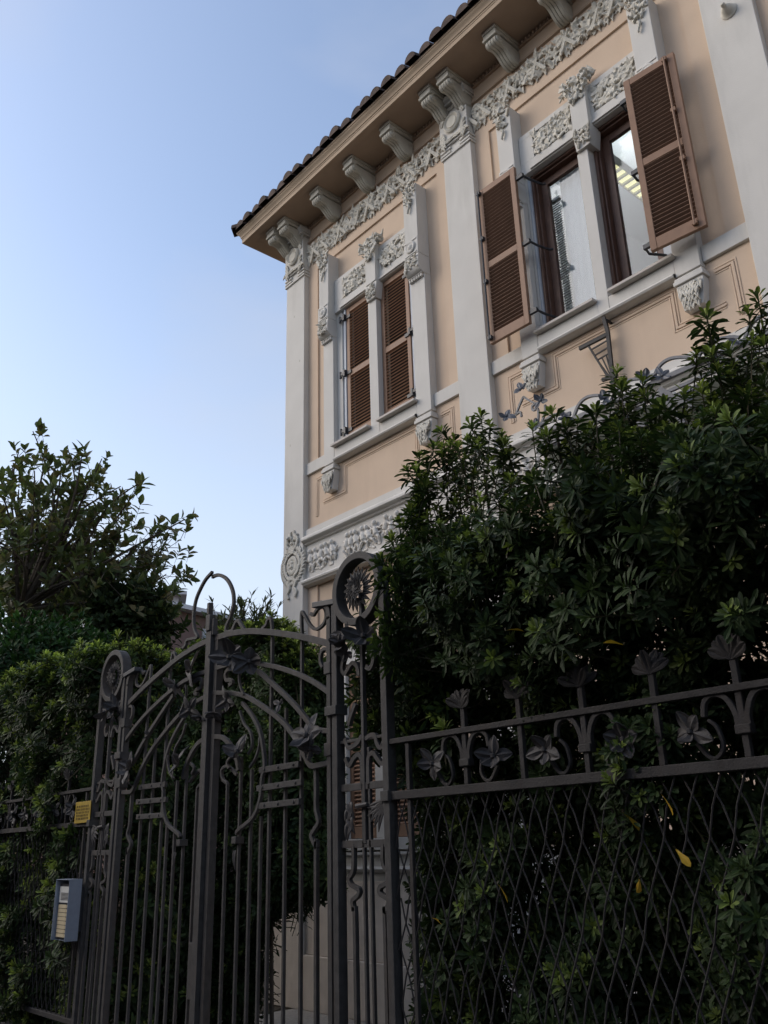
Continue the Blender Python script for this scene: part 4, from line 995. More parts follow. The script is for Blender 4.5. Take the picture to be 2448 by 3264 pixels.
def gate_pillar(side):
    nm = {1: 'openwork iron gate pillar topped by a ring holding a sunflower, touching the hedge', -1: 'openwork iron gate pillar with a sunflower ring against the dark left hedge'}[side]
    xm = (zc(320, 1600)[0] + zd(985, 900)[0]) / 2
    base = XC + side * (xm - XC)
    g = thing('gate_pillar', nm, 'gate pillar', (base, GY, 0.0), 'openwork iron pillars on both sides of the gate')
    def X(pts): return pts if side > 0 else [(2 * XC - x, z) for x, z in pts]
    xa, xb = zc(318, 1600)[0], zd(1000, 1000)[0]
    rc = zc(600, 575); cx, cz, rr = (xa + xb) / 2, rc[2], 0.163
    for x, zt in ((xa, cz - 0.02), (xb, cz - 0.05)):
        mb = MB(); q = X([(x, 0)])[0][0]
        mb.box(q - 0.020, q + 0.020, GY - 0.024, GY + 0.024, -EYE, zt); mb.build('post', M['iron'], g, bevel=0.003)
    mb = MB(); n = 40
    mb.ribbon([(X([(cx, 0)])[0][0] + rr * math.cos(2 * math.pi * i / n), cz + rr * math.sin(2 * math.pi * i / n)) for i in range(n)], 0.036, GY - 0.032, GY + 0.032, closed=True)
    mb.build('ring', M['iron'], g, bevel=0.003)
    mb = MB(); xs_ = X([(cx + 0.012, 0)])[0][0]
    mb.ribbon([(xs_, cz - 0.02), (xs_, 0.4), (xs_, zd(700, 2030)[2])], 0.019, GY - 0.011, GY + 0.011); mb.build('stem', M['iron'], g, bevel=0.002)
    mb = MB(); xs_ = X([(cx - 0.004, 0)])[0][0]; c = np.array((xs_, GY - 0.012, cz))
    for k in range(20):
        a = 2 * math.pi * k / 20 + 0.1
        mb.petal(c + np.array((math.cos(a) * 0.045, 0, math.sin(a) * 0.045)), (math.cos(a) - 0.25 * math.sin(a), -0.12, math.sin(a) + 0.25 * math.cos(a)), (0, -1, 0), 0.068, 0.026, cup=-0.15, th=0.005, rows=4, tip=0.6)
    for k in range(14):
        a = 2 * math.pi * k / 14
        mb.petal(c + np.array((math.cos(a) * 0.025, -0.012, math.sin(a) * 0.025)), (math.cos(a), -0.6, math.sin(a)), (0, -1, 0), 0.05, 0.024, cup=-0.2, th=0.005, rows=3)
    mb.ball(c + np.array((0, -0.012, 0)), 0.034, 0.014, 0.034, 12)
    for k in range(40):
        a = k * 2.39996; r = 0.040 * math.sqrt(k / 40)
        mb.petal(c + np.array((r * math.cos(a), -0.020, r * math.sin(a))), (math.cos(a + .5), -0.9, math.sin(a + .5)), (0, -1, 0), 0.022, 0.012, cup=-0.3, th=0.003, rows=2)
    mb.build('sunflower', M['iron'], g)
    mb = MB()
    a, b = sorted((X([(xa, 0)])[0][0], X([(xb, 0)])[0][0]))
    for z, h in ((zd(700, 1265)[2], 0.032), (zd(700, 2030)[2], 0.032), (zd(700, 640)[2], 0.014), (-EYE + 0.30, 0.03)): mb.box(a + .0205, b - .0205, GY - 0.008, GY + 0.008, z - h / 2, z + h / 2)
    mb.build('cross_plate', M['iron'], g, bevel=0.002)
    mb = MB()
    for px_ in (980, 1045):
        q = X([(zh(px_, 1000)[0], 0)])[0][0]; mb.box(q - 0.007, q + 0.007, GY - 0.008, GY + 0.008, -EYE, zd(700, 760)[2])
    mb.build('upright_bar', M['iron'], g, bevel=0.002)
    mb = MB()
    for dx, pts in ((0, [(440, 1420), (395, 1540), (385, 1640), (425, 1690), (480, 1610), (525, 1550), (585, 1590), (610, 1720)]), (0, [(760, 1400), (800, 1500), (760, 1620), (700, 1600)])):
        mb.ribbon(X(spline(XZ(zc, pts), 5)), 0.020, GY - 0.01, GY + 0.01)
    for pts in ([(425, 640), (470, 760), (540, 735), (600, 690), (650, 600)], [(430, 900), (480, 1000), (545, 900), (600, 850), (640, 900), (650, 1050), (652, 1240)], [(470, 470), (500, 350), (560, 180)],
                [(735, 1240), (733, 1000), (745, 870), (800, 830), (850, 900), (910, 970), (965, 920), (960, 800), (930, 700)], [(700, 640), (760, 600), (820, 600), (850, 700), (900, 760), (960, 640)]):
        mb.ribbon(X(spline(XZ(zd, pts), 5)), 0.020, GY - 0.01, GY + 0.01)
    x1_, x2_ = zh(885, 1000)[0], zh(1165, 1000)[0]
    mb.ribbon(X(spline(XZ(zh, [(870, 260), (868, 500), (830, 580), (850, 642), (920, 685), (910, 740), (862, 790), (872, 880)]) + [(x1_, zh(885, 1050)[2]), (x1_, -1.2), (x1_, -EYE)], 5)), 0.018, GY - 0.01, GY + 0.01)
    mb.ribbon(X(spline(XZ(zh, [(1142, 260), (1146, 450), (1200, 525), (1190, 615), (1120, 662), (1118, 720), (1190, 772), (1192, 825), (1162, 900)]) + [(x2_, zh(1165, 1050)[2]), (x2_, -1.2), (x2_, -EYE)], 5)), 0.018, GY - 0.01, GY + 0.01)
    mb.build('serpentine', M['iron'], g, bevel=0.002)
    for z in (zd(320, 270)[2], zd(1000, 1400)[2]):
        mb = MB()
        q = X([(xa if z > 0.6 else xb, 0)])[0][0]
        mb.box(q - 0.062 if side > 0 and z > 0.6 else q - 0.026, q + (0.026 if side > 0 else 0.062 if z > 0.6 else 0.026), GY - 0.036, GY + 0.036, z - 0.022, z + 0.022)
        mb.build('collar', M['iron'], g, bevel=0.003)
    for (fn, p, s_, sp, pet, fc) in ((zc, (480, 1240), 0.12, 1.5, 5, (-0.3, -0.8, 0.3)), (zc, (720, 1210), 0.13, 1.5, 5, (0.5, -0.8, 0.3)), (zc, (390, 1290), 0.08, 0.4, 4, (0.2, -0.9, -0.2)), (zc, (470, 1420), 0.07, 0.2, 4, (0.3, -0.7, -0.4))):
        mb = MB(); q = X(XZ(fn, [p]))[0]; lily(mb, (q[0], GY - 0.025, q[1]), s_, (fc[0] * side, fc[1], fc[2]), pet, sp); mb.build('lily_flower', M['petal_iron'], g)
    mb = MB(); q = X(XZ(zd, [(500, 1500)]))[0]
    for k in range(4): mb.petal((q[0], GY - 0.012, q[1] - 0.03 * k), ((-1) ** k * 0.4, -0.25, -1), (0, -1, 0), 0.075, 0.05, cup=-0.3)
    q = X(XZ(zd, [(960, 1490)]))[0]
    for k in range(5):
        a = -1.9 - 0.28 * k; mb.petal((q[0], GY - 0.012, q[1]), (math.cos(a) * side, -0.15, math.sin(a)), (0, -1, 0), 0.125, 0.036, cup=-0.12)
    q = X(XZ(zd, [(680, 1530)]))[0]; mb.tube([(q[0] - 0.035, GY - 0.02, q[1]), (q[0] + 0.04, GY - 0.02, q[1] + 0.006)], 0.011, 0.009, 7)
    mb.build('leaf_ornament', M['petal_iron'], g)
    return xa, xb
PXA, PXB = gate_pillar(1); gate_pillar(-1)

# ------------------------------------------------------------------ fence beside the gate
ZU, ZL = 0.425, 0.185                   # upper and lower rail
def fence(side, xstart, length):
    nm = {1: 'iron fence right of the gate with cast flowers between two rails and a lattice below', -1: 'iron fence left of the gate, overgrown by hedge leaves'}[side]
    g = thing('iron_fence', nm, 'fence', (xstart + side * length / 2, GY, 0.0))
    xe = xstart + side * length; a, b = min(xstart, xe), max(xstart, xe)
    mb = MB(); mb.box(a, b, GY - 0.018, GY + 0.018, ZU - 0.011, ZU + 0.011); mb.build('upper_rail', M['fence_iron'], g, bevel=0.002)
    mb = MB(); mb.box(a, b, GY - 0.02, GY + 0.02, ZL - 0.002, ZL + 0.032); mb.build('lower_rail', M['fence_iron'], g, bevel=0.002)
    mb = MB(); mb.box(a, b, GY - 0.02, GY + 0.02, -0.995, -0.965); mb.build('base_rail', M['fence_iron'], g, bevel=0.002)
    mb = MB(); mb.box(a, b, GY - 0.13, GY + 0.13, -EYE, -1.13); mb.box(a, b, GY - 0.15, GY + 0.15, -1.129, -1.08)
    mb.build('base_wall', M['base'], g, bevel=0.006)
    n = int(length / 0.2935)
    x0 = xstart + side * 0.105
    for i in range(n):
        x = x0 + side * (0.0 if i == 0 else 0.34 + (i - 1) * 0.2935)
        forked = i % 2 == 1
        mb = MB()
        mb.box(x - 0.011, x + 0.011, GY - 0.010, GY + 0.010, ZL + 0.0325, (ZU + 0.10) if i else ZU - .012)
        mb.box(x - 0.010, x + 0.010, GY - 0.009, GY + 0.009, -1.08, ZL - 0.0025) if i == 0 or i % 6 == 0 else None
        mb.build('upright', M['fence_iron'], g, bevel=0.002)
        if i:
            mb = MB(); rd = random.Random(i * 7 + side)
            for k in range(7):
                t = math.radians(90 + (k - 3) * 21 + rd.uniform(-5, 5)); mb.petal((x, GY - 0.012, ZU + 0.09), (math.cos(t), -0.1, math.sin(t)), (0, -1, 0), 0.080, 0.05, cup=rd.uniform(-0.5, 0.3), th=0.003, rows=6, widths=[0.005, 0.009, 0.015, 0.019, 0.018, 0.006])
            mb.build('fan_leaf', M['fence_iron'], g)
        if forked:
            zk = ZL + 0.115
            mb = MB(); mb.box(x - 0.026, x + 0.026, GY - 0.018, GY + 0.018, zk - 0.014, zk + 0.014); mb.build('collar', M['fence_iron'], g, bevel=0.003)
            for s_ in (-1, 1):
                mb = MB()
                arc = [(x + s_ * 0.017, zk), (x + s_ * 0.020, zk + 0.05), (x + s_ * 0.045, zk + 0.10), (x + s_ * 0.085, zk + 0.115), (x + s_ * 0.118, zk + 0.095), (x + s_ * 0.128, zk + 0.05)]
                mb.ribbon(spline(arc, 5), 0.019, GY - 0.010, GY + 0.010, taper=0.8)
                lp = [(x + s_ * 0.165, ZL + 0.09), (x + s_ * 0.130, ZL + 0.045), (x + s_ * 0.10, ZL + 0.042), (x + s_ * 0.078, ZL + 0.075), (x + s_ * 0.09, ZL + 0.13), (x + s_ * 0.115, ZL + 0.155)]
                mb.ribbon(spline(lp, 5), 0.013, GY - 0.008, GY + 0.008, taper=0.8)
                mb.build('scroll', M['fence_iron'], g, bevel=0.002)
            for s_ in (-1, 1):
                if i == 1 and s_ * side < 0 and side < 0: pass
                mb = MB(); lily(mb, (x + s_ * 0.168, GY - 0.022, ZL + 0.125), 0.098, (s_ * 0.15, -1, 0.05), 5, 1.35 + 0.3 * s_); mb.build('flower', M['petal_iron'], g)
    # lattice of twisted rods
    mb = MB(); zt, zbm = ZL - 0.003, -0.965; run = 0.46; step = 0.080
    k = int((length + run) / step)
    for i in range(k):
        for dr in (-1, 1):
            xa = (a - (run if dr > 0 else 0)) + i * step + (0.0 if dr > 0 else run * 0.0)
            p0 = np.array((xa, GY + (0.006 if dr > 0 else -0.004), zt)); p1 = np.array((xa + dr * run * 1.0, p0[1], zbm))
            if dr < 0: p0[0] += 0; p1[0] = xa - run
            pts = []
            for q in range(13):
                t = q / 12; p = p0 * (1 - t) + p1 * t; p[0] += 0.007 * math.sin(t * math.pi * 8) * dr
                if a < p[0] < b: pts.append(p)
            if len(pts) > 2: mb.tube(pts, 0.0035, 0.0035, 5)
    mb.build('lattice', M['fence_iron'], g)
    return g
fence(1, PXB + 0.022, 4.6)
fence(-1, 2 * XC - PXB - 0.022, 5.6)

# ------------------------------------------------------------------ sign and intercom on the left fence
xsign0, xsign1 = at(241, 2590, GY - 0.03)[0], at(290, 2580, GY - 0.03)[0]
zs0, zs1 = at(262, 2623, GY - 0.03)[2], at(265, 2555, GY - 0.03)[2]
sg = thing('yellow_sign', 'small faded yellow sign plate wired to the left fence', 'sign', ((xsign0 + xsign1) / 2, GY - 0.03, zs0 + EYE))
mb = MB(); mb.box(xsign0, xsign1, GY - 0.034, GY - 0.030, zs0, zs1); mb.build('plate', M['yellow'], sg, bevel=0.001)
mb = MB(); rd = random.Random(2)
for r in range(5):
    z = zs1 - 0.025 - (zs1 - zs0 - 0.04) * r / 5
    x = xsign0 + 0.025
    while x < xsign1 - 0.03:
        w_ = rd.uniform(0.006, 0.016); mb.box(x, x + w_, GY - 0.0352, GY - 0.0345, z - 0.014, z); x += w_ + rd.uniform(0.006, 0.014)
mb.build('faded_print', M['ink'], sg)

ix0 = -6.46; ix1 = ix0 + 0.235; iz0, iz1 = -0.545, -0.165; iy0, iy1 = GY - 0.135, GY - 0.050
q = at(223, 2803, iy0); ix1 = q[0]; ix0 = ix1 - 0.225; iz1 = q[2]; iz0 = at(220, 3005, iy0)[2]
ic = thing('intercom', 'pale blue grey metal intercom box with a rain hood and cream name cards', 'intercom', ((ix0 + ix1) / 2, GY - 0.05, iz0 + EYE))
mb = MB(); t = 0.004
mb.box(ix1 - t, ix1, iy0, iy1, iz0, iz1); mb.box(ix0, ix0 + t, iy0, iy1, iz0, iz1)
mb.box(ix0 + t + .0002, ix1 - t - .0002, iy0 + .001, iy1, iz1 - t, iz1 - .0005); mb.box(ix0 + t + .0002, ix1 - t - .0002, iy0 + 0.03, iy1, iz0 + .0005, iz0 + t)
mb.box(ix0 + t + .0002, ix1 - t - .0002, iy1 - t, iy1 - .0005, iz0 + t + .0002, iz1 - t - .0002)
mb.build('hood', M['box'], ic)
mb = MB(); mb.box(ix0 + 0.012, ix1 - 0.012, iy0 + 0.026, iy1 - t - .001, iz0 + 0.012, iz1 - 0.03); mb.build('panel', M['dark'], ic)
yf = iy0 + 0.0255
for k in range(8):
    mb = MB(); z = iz0 + 0.02 + k * 0.0245; mb.box(ix0 + 0.02, ix1 - 0.075, yf - 0.003, yf, z, z + 0.021); c = mb.build('name_card', M['card'], ic)
mb = MB()
for k in range(8): z = iz0 + 0.02 + k * 0.0245; mb.box(ix1 - 0.066, ix1 - 0.03, yf - 0.005, yf, z + 0.002, z + 0.019)
mb.build('call_buttons', M['card'], ic)
mb = MB(); mb.box(ix0 + 0.02, ix1 - 0.03, yf - 0.003, yf, iz0 + 0.225, iz1 - 0.045); sp = mb.build('speaker_plate', M['paper'], ic)
mb = MB()
for k in range(6): z = iz0 + 0.24 + k * 0.008; mb.box(ix0 + 0.05, ix1 - 0.06, yf - 0.0042, yf - 0.0031, z, z + 0.004)
mb.build('speaker_grille', M['dark'], sp)
mb = MB(); mb.box(ix0 + 0.03, ix1 - 0.02, iy1, GY - 0.0205, iz0 + 0.05, iz1 - 0.05); mb.build('back_plate', M['dark'], ic)

# ------------------------------------------------------------------ foliage
def leaf_geo(L, w, kind):
    # one folded, slightly arched blade along +y, face up; returns vertices and faces
    if kind == 'obovate': rows = ((0.0, 0.10), (0.35, 0.42), (0.72, 1.0), (0.92, 0.62))
    elif kind == 'ellipse': rows = ((0.0, 0.10), (0.28, 0.82), (0.58, 1.0), (0.84, 0.55))
    else: rows = ((0.0, 0.15), (0.3, 0.85), (0.6, 0.9), (0.85, 0.45))
    V = []
    for t, ww in rows:
        z = -0.22 * L * t * t
        V += [(-w / 2 * ww, L * t, z + 0.16 * w * ww), (0, L * t, z), (w / 2 * ww, L * t, z + 0.16 * w * ww)]
    V.append((0, L, -0.22 * L))
    F = []
    for i in range(3):
        a = 3 * i; F += [(a, a + 1, a + 4, a + 3), (a + 1, a + 2, a + 5, a + 4)]
    F += [(9, 10, 12), (10, 11, 12)]
    return np.array(V), F

def frame_from(d):
    d = d / np.linalg.norm(d)
    ref = np.array([0, 0, 1.0]) if abs(d[2]) < 0.95 else np.array([1.0, 0, 0])
    s = np.cross(d, ref); s /= np.linalg.norm(s); u = np.cross(s, d)
    return np.stack([s, d, u], axis=1)           # columns: side, along, up

def shoot(rng, spec):
    # a shoot along +z with whorled leaves; returns V, F list, tint
    V = []; F = []; T = []; off = 0
    for (h, n, ang, L, w, col, jit) in spec:
        for k in range(n):
            az = 2 * math.pi * (k + rng.uniform(-.25, .25)) / n + h * 40
            el = math.radians(ang + rng.uniform(-jit, jit))
            d = np.array([math.cos(az) * math.cos(el), math.sin(az) * math.cos(el), math.sin(el)])
            lv, lf = leaf_geo(L * rng.uniform(.75, 1.2), w * rng.uniform(.8, 1.15), spec_kind[0])
            R_ = frame_from(d)
            lv = lv @ R_.T + np.array([0, 0, h + rng.uniform(-.012, .012)])
            V.append(lv); F += [tuple(i + off for i in f) for f in lf]; off += len(lv)
            cc = np.array(col) * rng.uniform(0.75, 1.3)
            T.append(np.repeat(cc[None], len(lv), axis=0))
    # stem
    z0, z1 = (-0.22 if len(spec) > 1 else -0.012), max(s[0] for s in spec); r = 0.0035
    sv = np.array([(r * math.cos(2.094 * j), r * math.sin(2.094 * j), z) for z in (z0, z1) for j in range(3)])
    V.append(sv); F += [(off + j, off + (j + 1) % 3, off + 3 + (j + 1) % 3, off + 3 + j) for j in range(3)]
    T.append(np.repeat(np.array([[0.05, 0.045, 0.025]]), 6, axis=0))
    return np.concatenate(V), F, np.concatenate(T)
spec_kind = ['obovate']
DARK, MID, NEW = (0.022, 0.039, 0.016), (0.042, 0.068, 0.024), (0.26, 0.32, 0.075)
def make_templates(n, tip_new, kind='obovate', seed=0, scale=1.0, dark=DARK, mid=MID, new=NEW):
    rng = np.random.default_rng(seed); spec_kind[0] = kind; out = []
    for i in range(n):
        tn = new if (i % 4) < tip_new else mid
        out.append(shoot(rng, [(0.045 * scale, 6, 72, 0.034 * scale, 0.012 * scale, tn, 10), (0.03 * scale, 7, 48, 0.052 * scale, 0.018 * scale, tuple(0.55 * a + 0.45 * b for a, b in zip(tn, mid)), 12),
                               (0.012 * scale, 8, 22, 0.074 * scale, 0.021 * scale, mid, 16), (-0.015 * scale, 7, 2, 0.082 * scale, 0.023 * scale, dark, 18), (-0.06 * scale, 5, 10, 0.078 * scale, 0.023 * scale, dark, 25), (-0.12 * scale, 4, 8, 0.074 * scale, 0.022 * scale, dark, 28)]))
    return out
def scatter(name, templates, pts, dirs, scales, material, parent, rng):
    Vs = []; loops = []; lens = []; Ts = []; base = 0
    tl = [(np.fromiter((i for f in t[1] for i in f), dtype=np.int64), np.fromiter((len(f) for f in t[1]), dtype=np.int32)) for t in templates]
    for p, d, s in zip(pts, dirs, scales):
        k = rng.integers(len(templates)); v, f, t = templates[k]
        d = d / np.linalg.norm(d)
        ref = rng.normal(size=3); x = np.cross(d, ref); x /= np.linalg.norm(x); y = np.cross(d, x)
        R_ = np.stack([x, y, d], axis=1)
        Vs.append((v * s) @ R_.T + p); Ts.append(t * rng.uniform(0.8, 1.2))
        loops.append(tl[k][0] + base); lens.append(tl[k][1]); base += len(v)
    return link_mesh(name, np.concatenate(Vs), (np.concatenate(loops).astype(np.int32), np.concatenate(lens)), material, parent, False, np.concatenate(Ts))

def hedge_points(rng, x0, x1, yf, yb, z0, ztop, n_front, n_top, n_end, n_in, up=0.5, ragged=0.12, front=None, lift=0.22):
    P_ = []; D_ = []
    def zt(x): return ztop + ragged * (math.sin(x * 3.1) * 0.5 + math.sin(x * 7.7 + 1) * 0.35 + math.sin(x * 17.0) * 0.3)
    def yfr(z): return front(z) if front else yf
    for i in range(n_front):
        x, z = rng.uniform(x0, x1), rng.uniform(z0, 1) if False else rng.uniform(z0, ztop)
        bul = 0.10 * math.sin(x * 5 + z * 4) + 0.07 * math.sin(x * 11 - z * 6.5)
        P_.append((x, yfr(z) + bul + abs(rng.normal(0, 0.07)), min(z, zt(x)))); D_.append((rng.normal(0, .5), -1.0 + rng.normal(0, .35), up + rng.normal(0, .45)))
    for i in range(n_top):
        x, y = rng.uniform(x0, x1), rng.uniform(yfr(ztop), yb)
        P_.append((x, y, zt(x) + rng.normal(0, 0.05) + (lift * rng.random() ** 3))); D_.append((rng.normal(0, .25), -0.15 + rng.normal(0, .25), 1.0))
    for i in range(n_end):
        e = x0 if i % 2 else x1
        y, z = rng.uniform(yfr(0), yb), rng.uniform(z0, ztop); sg_ = -1 if i % 2 else 1
        P_.append((e + sg_ * 0.07 * math.sin(z * 5 + y * 7) + rng.normal(0, 0.05), y, z)); D_.append((sg_ + rng.normal(0, .3), rng.normal(0, .4), up + rng.normal(0, .4)))
    for i in range(n_in):
        x, y, z = rng.uniform(x0 + .05, x1 - .05), rng.uniform(yfr(0) + .1, yb), rng.uniform(z0, ztop - .05)
        P_.append((x, y, z)); D_.append((rng.normal(0, .8), rng.normal(-.3, .8), 0.5 + rng.normal(0, .5)))
    return np.array(P_), np.array(D_)

def stems(mb, rng, x0, x1, y0, y1, z0, z1, n, r=0.018):
    for i in range(n):
        x, y = rng.uniform(x0, x1), rng.uniform(y0, y1); pts = []
        lx, ly = rng.normal(0, .12), rng.normal(0, .08)
        for k in range(6):
            t = k / 5; pts.append((x + lx * t + 0.03 * math.sin(t * 7 + i), y + ly * t, z0 + (z1 - z0) * t))
        mb.tube(pts, r * rng.uniform(.7, 1.4), r * 0.35, 6)

tmpl = make_templates(12, 1, seed=1, new=(0.18, 0.235, 0.06), mid=(0.036, 0.058, 0.022))
tmpl_top = make_templates(8, 4, seed=2)
tmpl_dark = make_templates(8, 0, seed=3)

# right hedge: leans out over the fence
rng = np.random.default_rng(11)
hx0, hx1 = -2.74, 0.6
hedge_r = thing('hedge', 'tall dark green hedge with whorled leaves right of the gate, spilling over the fence', 'hedge', ((hx0 + hx1) / 2, 3.05, 0))
fr = lambda z: (2.72 if z < 0.5 else 2.72 - min(0.22, (z - 0.5) * 0.5))
p1, d1 = hedge_points(rng, hx0, hx1, 2.7, 3.5, -1.35, 1.12, 2300, 1000, 600, 2900, front=fr, ragged=0.025)
# thin the low part near the gate, where the wall shows through
keep = np.array([not (p[0] < -2.68 - 0.10 * math.sin(p[2] * 4) and p[2] < 0.6 and rng.random() < (0.85 if p[2] < 0.05 else 0.35)) for p in p1])
p1, d1 = p1[keep], d1[keep]
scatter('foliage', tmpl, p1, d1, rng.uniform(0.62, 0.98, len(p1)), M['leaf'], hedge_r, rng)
# loose shoots leaning out round the gate pillar
ep = []; ed = []
for k in range(210):
    Y = rng.uniform(2.66, 3.0); q = at(rng.uniform(1268, 1440), rng.uniform(1760, 2480), Y); ep.append(q); ed.append((rng.normal(-.3, .5), -0.8 + rng.normal(0, .4), 0.4 + rng.normal(0, .5)))
for k in range(190):
    q = at(rng.uniform(1345, 1560), rng.uniform(2480, 3290), rng.uniform(2.72, 3.1)); ep.append(q); ed.append((rng.normal(-.3, .5), -0.8 + rng.normal(0, .4), 0.4 + rng.normal(0, .5)))
for k in range(16):
    q = at(rng.uniform(1225, 1300), rng.uniform(1790, 2130), rng.uniform(2.47, 2.55)); ep.append(q); ed.append((-0.8 + rng.normal(0, .3), -0.5, 0.35 + rng.normal(0, .3)))
scatter('side_sprays', tmpl, np.array(ep), np.array(ed), rng.uniform(0.8, 1.15, len(ep)), M['leaf'], hedge_r, rng)
ep = []; ed = []
for k in range(150):
    p = np.array((rng.uniform(-2.55, 0.3), rng.uniform(2.44, 2.54), rng.uniform(0.62, 1.25))); ep.append(p); ed.append((rng.normal(0, .5), -0.9 + rng.normal(0, .3), 0.1 + rng.normal(0, .5)))
for k in range(60):
    q = at(rng.uniform(1135, 1262), rng.uniform(2020, 2390), rng.uniform(2.75, 3.0)); ep.append(q); ed.append((rng.normal(-.4, .5), -0.7 + rng.normal(0, .4), 0.3 + rng.normal(0, .5)))
scatter('front_sprays', tmpl, np.array(ep), np.array(ed), rng.uniform(0.75, 1.05, len(ep)), M['leaf'], hedge_r, rng)
# upright sprays along the top
tp = []; td = []
for (px, py) in [(1254, 1741), (1275, 1690), (1310, 1640), (1335, 1475), (1362, 1500), (1345, 1545), (1416, 1387), (1440, 1440), (1535, 1343), (1560, 1380), (1600, 1410), (1700, 1390), (1771, 1340), (1840, 1370), (1900, 1330), (1880, 1400), (1962, 1210), (2000, 1320), (2050, 1240), (2100, 1340), (2180, 1290), (2257, 1033), (2270, 1120), (2290, 1200), (2330, 1230), (2420, 974), (2425, 1080), (2380, 1180), (1490, 1420), (1380, 1440)]:
    Y = rng.uniform(2.75, 3.1)
    q = at(px, py, Y)
    for k in range(9):
        tp.append(q + np.array([rng.normal(0, .05), rng.normal(0, .05), 0]) * min(1, k) - np.array([0.012 * k * rng.normal(), 0.01 * k * rng.normal(), 0.065 * k])); td.append((rng.normal(0, .22), rng.normal(-.1, .2), 1.0))
tp, td = np.array(tp), np.array(td)
scatter('top_sprays', tmpl_top, tp, td, rng.uniform(0.75, 1.05, len(tp)), M['leaf'], hedge_r, rng)
mb = MB(); stems(mb, rng, hx0 + .1, hx1, 2.85, 3.4, -EYE, 1.7, 26); mb.build('stems', M['bark'], hedge_r)
# a few yellowing leaves
spec_kind[0] = 'obovate'
yl = [shoot(np.random.default_rng(5), [(0.0, 1, -30, 0.075, 0.028, (0.40, 0.26, 0.03), 20)])]
yp = [at(px, py, Y) for px, py, Y in ((1644, 2008, 2.5), (2025, 2055, 2.5), (2145, 2520, 2.6), (2020, 2580, 2.62), (2180, 2695, 2.62), (1625, 2805, 2.65), (1415, 2915, 2.65), (2080, 2790, 2.63))]
scatter('yellow_leaves', yl, np.array(yp) + np.array([0, -0.06, 0]), rng.normal(size=(len(yp), 3)) * 0.6 + np.array([0, -0.3, 1]), np.full(len(yp), 1.0), M['leaf'], hedge_r, rng)

# left hedge along the fence
tmpl_left = make_templates(12, 2, seed=9)
tmpl_tips = make_templates(8, 4, seed=10, new=(0.34, 0.42, 0.10), mid=(0.06, 0.095, 0.03))
rng = np.random.default_rng(12)
lx0, lx1 = -13.0, -6.28
hedge_l = thing('hedge', 'clipped hedge with pale green tips along the left fence, behind the intercom', 'hedge', ((lx0 + lx1) / 2, 3.0, 0))
p1, d1 = hedge_points(rng, lx0, lx1, 2.62, 3.3, -1.4, 1.36, 2300, 900, 300, 900, ragged=0.04, lift=0.0, front=lambda z: 2.63 if z < 0.6 else 2.60)
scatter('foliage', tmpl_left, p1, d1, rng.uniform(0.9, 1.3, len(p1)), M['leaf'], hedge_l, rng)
tp = np.stack([rng.uniform(lx0, lx1, 640), rng.uniform(2.60, 3.2, 640), 1.46 + rng.normal(0, 0.05, 640)], axis=1)
scatter('top_sprays', tmpl_tips, tp, np.stack([rng.normal(0, .2, 640), rng.normal(-.25, .2, 640), np.ones(640)], axis=1), rng.uniform(0.9, 1.25, 640), M['leaf'], hedge_l, rng)
mb = MB(); stems(mb, rng, lx0, lx1, 2.8, 3.2, -EYE, 1.4, 30); mb.build('stems', M['bark'], hedge_l)

# hedge behind the gate, lining the path
rng = np.random.default_rng(13)
hedge_b = thing('hedge', 'dark hedge inside the garden behind the gate bars, with green tips under the far shrub', 'hedge', (-7.0, 4.8, 0))
P_ = []; D_ = []
for i in range(3400):
    x = rng.uniform(-9.5, -6.30); t = rng.random()
    ztop = 1.86 - 0.35 * max(0, (x + 6.75) / 0.45) + 0.05 * math.sin(x * 6) + 0.04 * math.sin(x * 15)
    zb_ = -0.62 + 0.10 * math.sin(x * 9) + 0.45 * max(0, (x + 6.75) / 0.45) - 0.9 * min(1, max(0, (-7.0 - x) / 0.4))
    k = rng.random()
    if k < 0.5: p = (x, 4.45 + 0.1 * math.sin(x * 5) + abs(rng.normal(0, .08)), rng.uniform(zb_, ztop)); d = (rng.normal(0, .5), -1, 0.5 + rng.normal(0, .4))
    elif k < 0.68: p = (x, rng.uniform(4.4, 4.8), ztop + rng.normal(0, .04)); d = (rng.normal(0, .2), rng.normal(-.1, .2), 1)
    elif k < 0.80: p = (-6.30 + rng.normal(0, .06), rng.uniform(4.45, 4.85), rng.uniform(-0.35, 1.5)); d = (1, rng.normal(0, .4), 0.4 + rng.normal(0, .4))
    else: p = (x, rng.uniform(4.5, 4.8), rng.uniform(zb_, ztop)); d = rng.normal(size=3)
    P_.append(p); D_.append(d)
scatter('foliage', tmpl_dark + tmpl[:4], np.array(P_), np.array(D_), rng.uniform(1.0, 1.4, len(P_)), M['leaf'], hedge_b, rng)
xs_ = rng.uniform(-9.5, -6.2, 320)
tp = np.stack([xs_, rng.uniform(4.35, 4.8, 320), 1.90 - 0.40 * np.maximum(0, (xs_ + 6.75) / 0.45) + rng.normal(0, 0.05, 320)], axis=1)
scatter('top_sprays', tmpl_tips, tp, np.stack([rng.normal(0, .2, 320), rng.normal(-.15, .2, 320), np.ones(320)], axis=1), rng.uniform(1.0, 1.4, 320), M['leaf'], hedge_b, rng)
mb = MB(); stems(mb, rng, -9.3, -6.9, 4.55, 4.75, -EYE, 1.6, 22, 0.022); mb.build('stems', M['bark'], hedge_b)

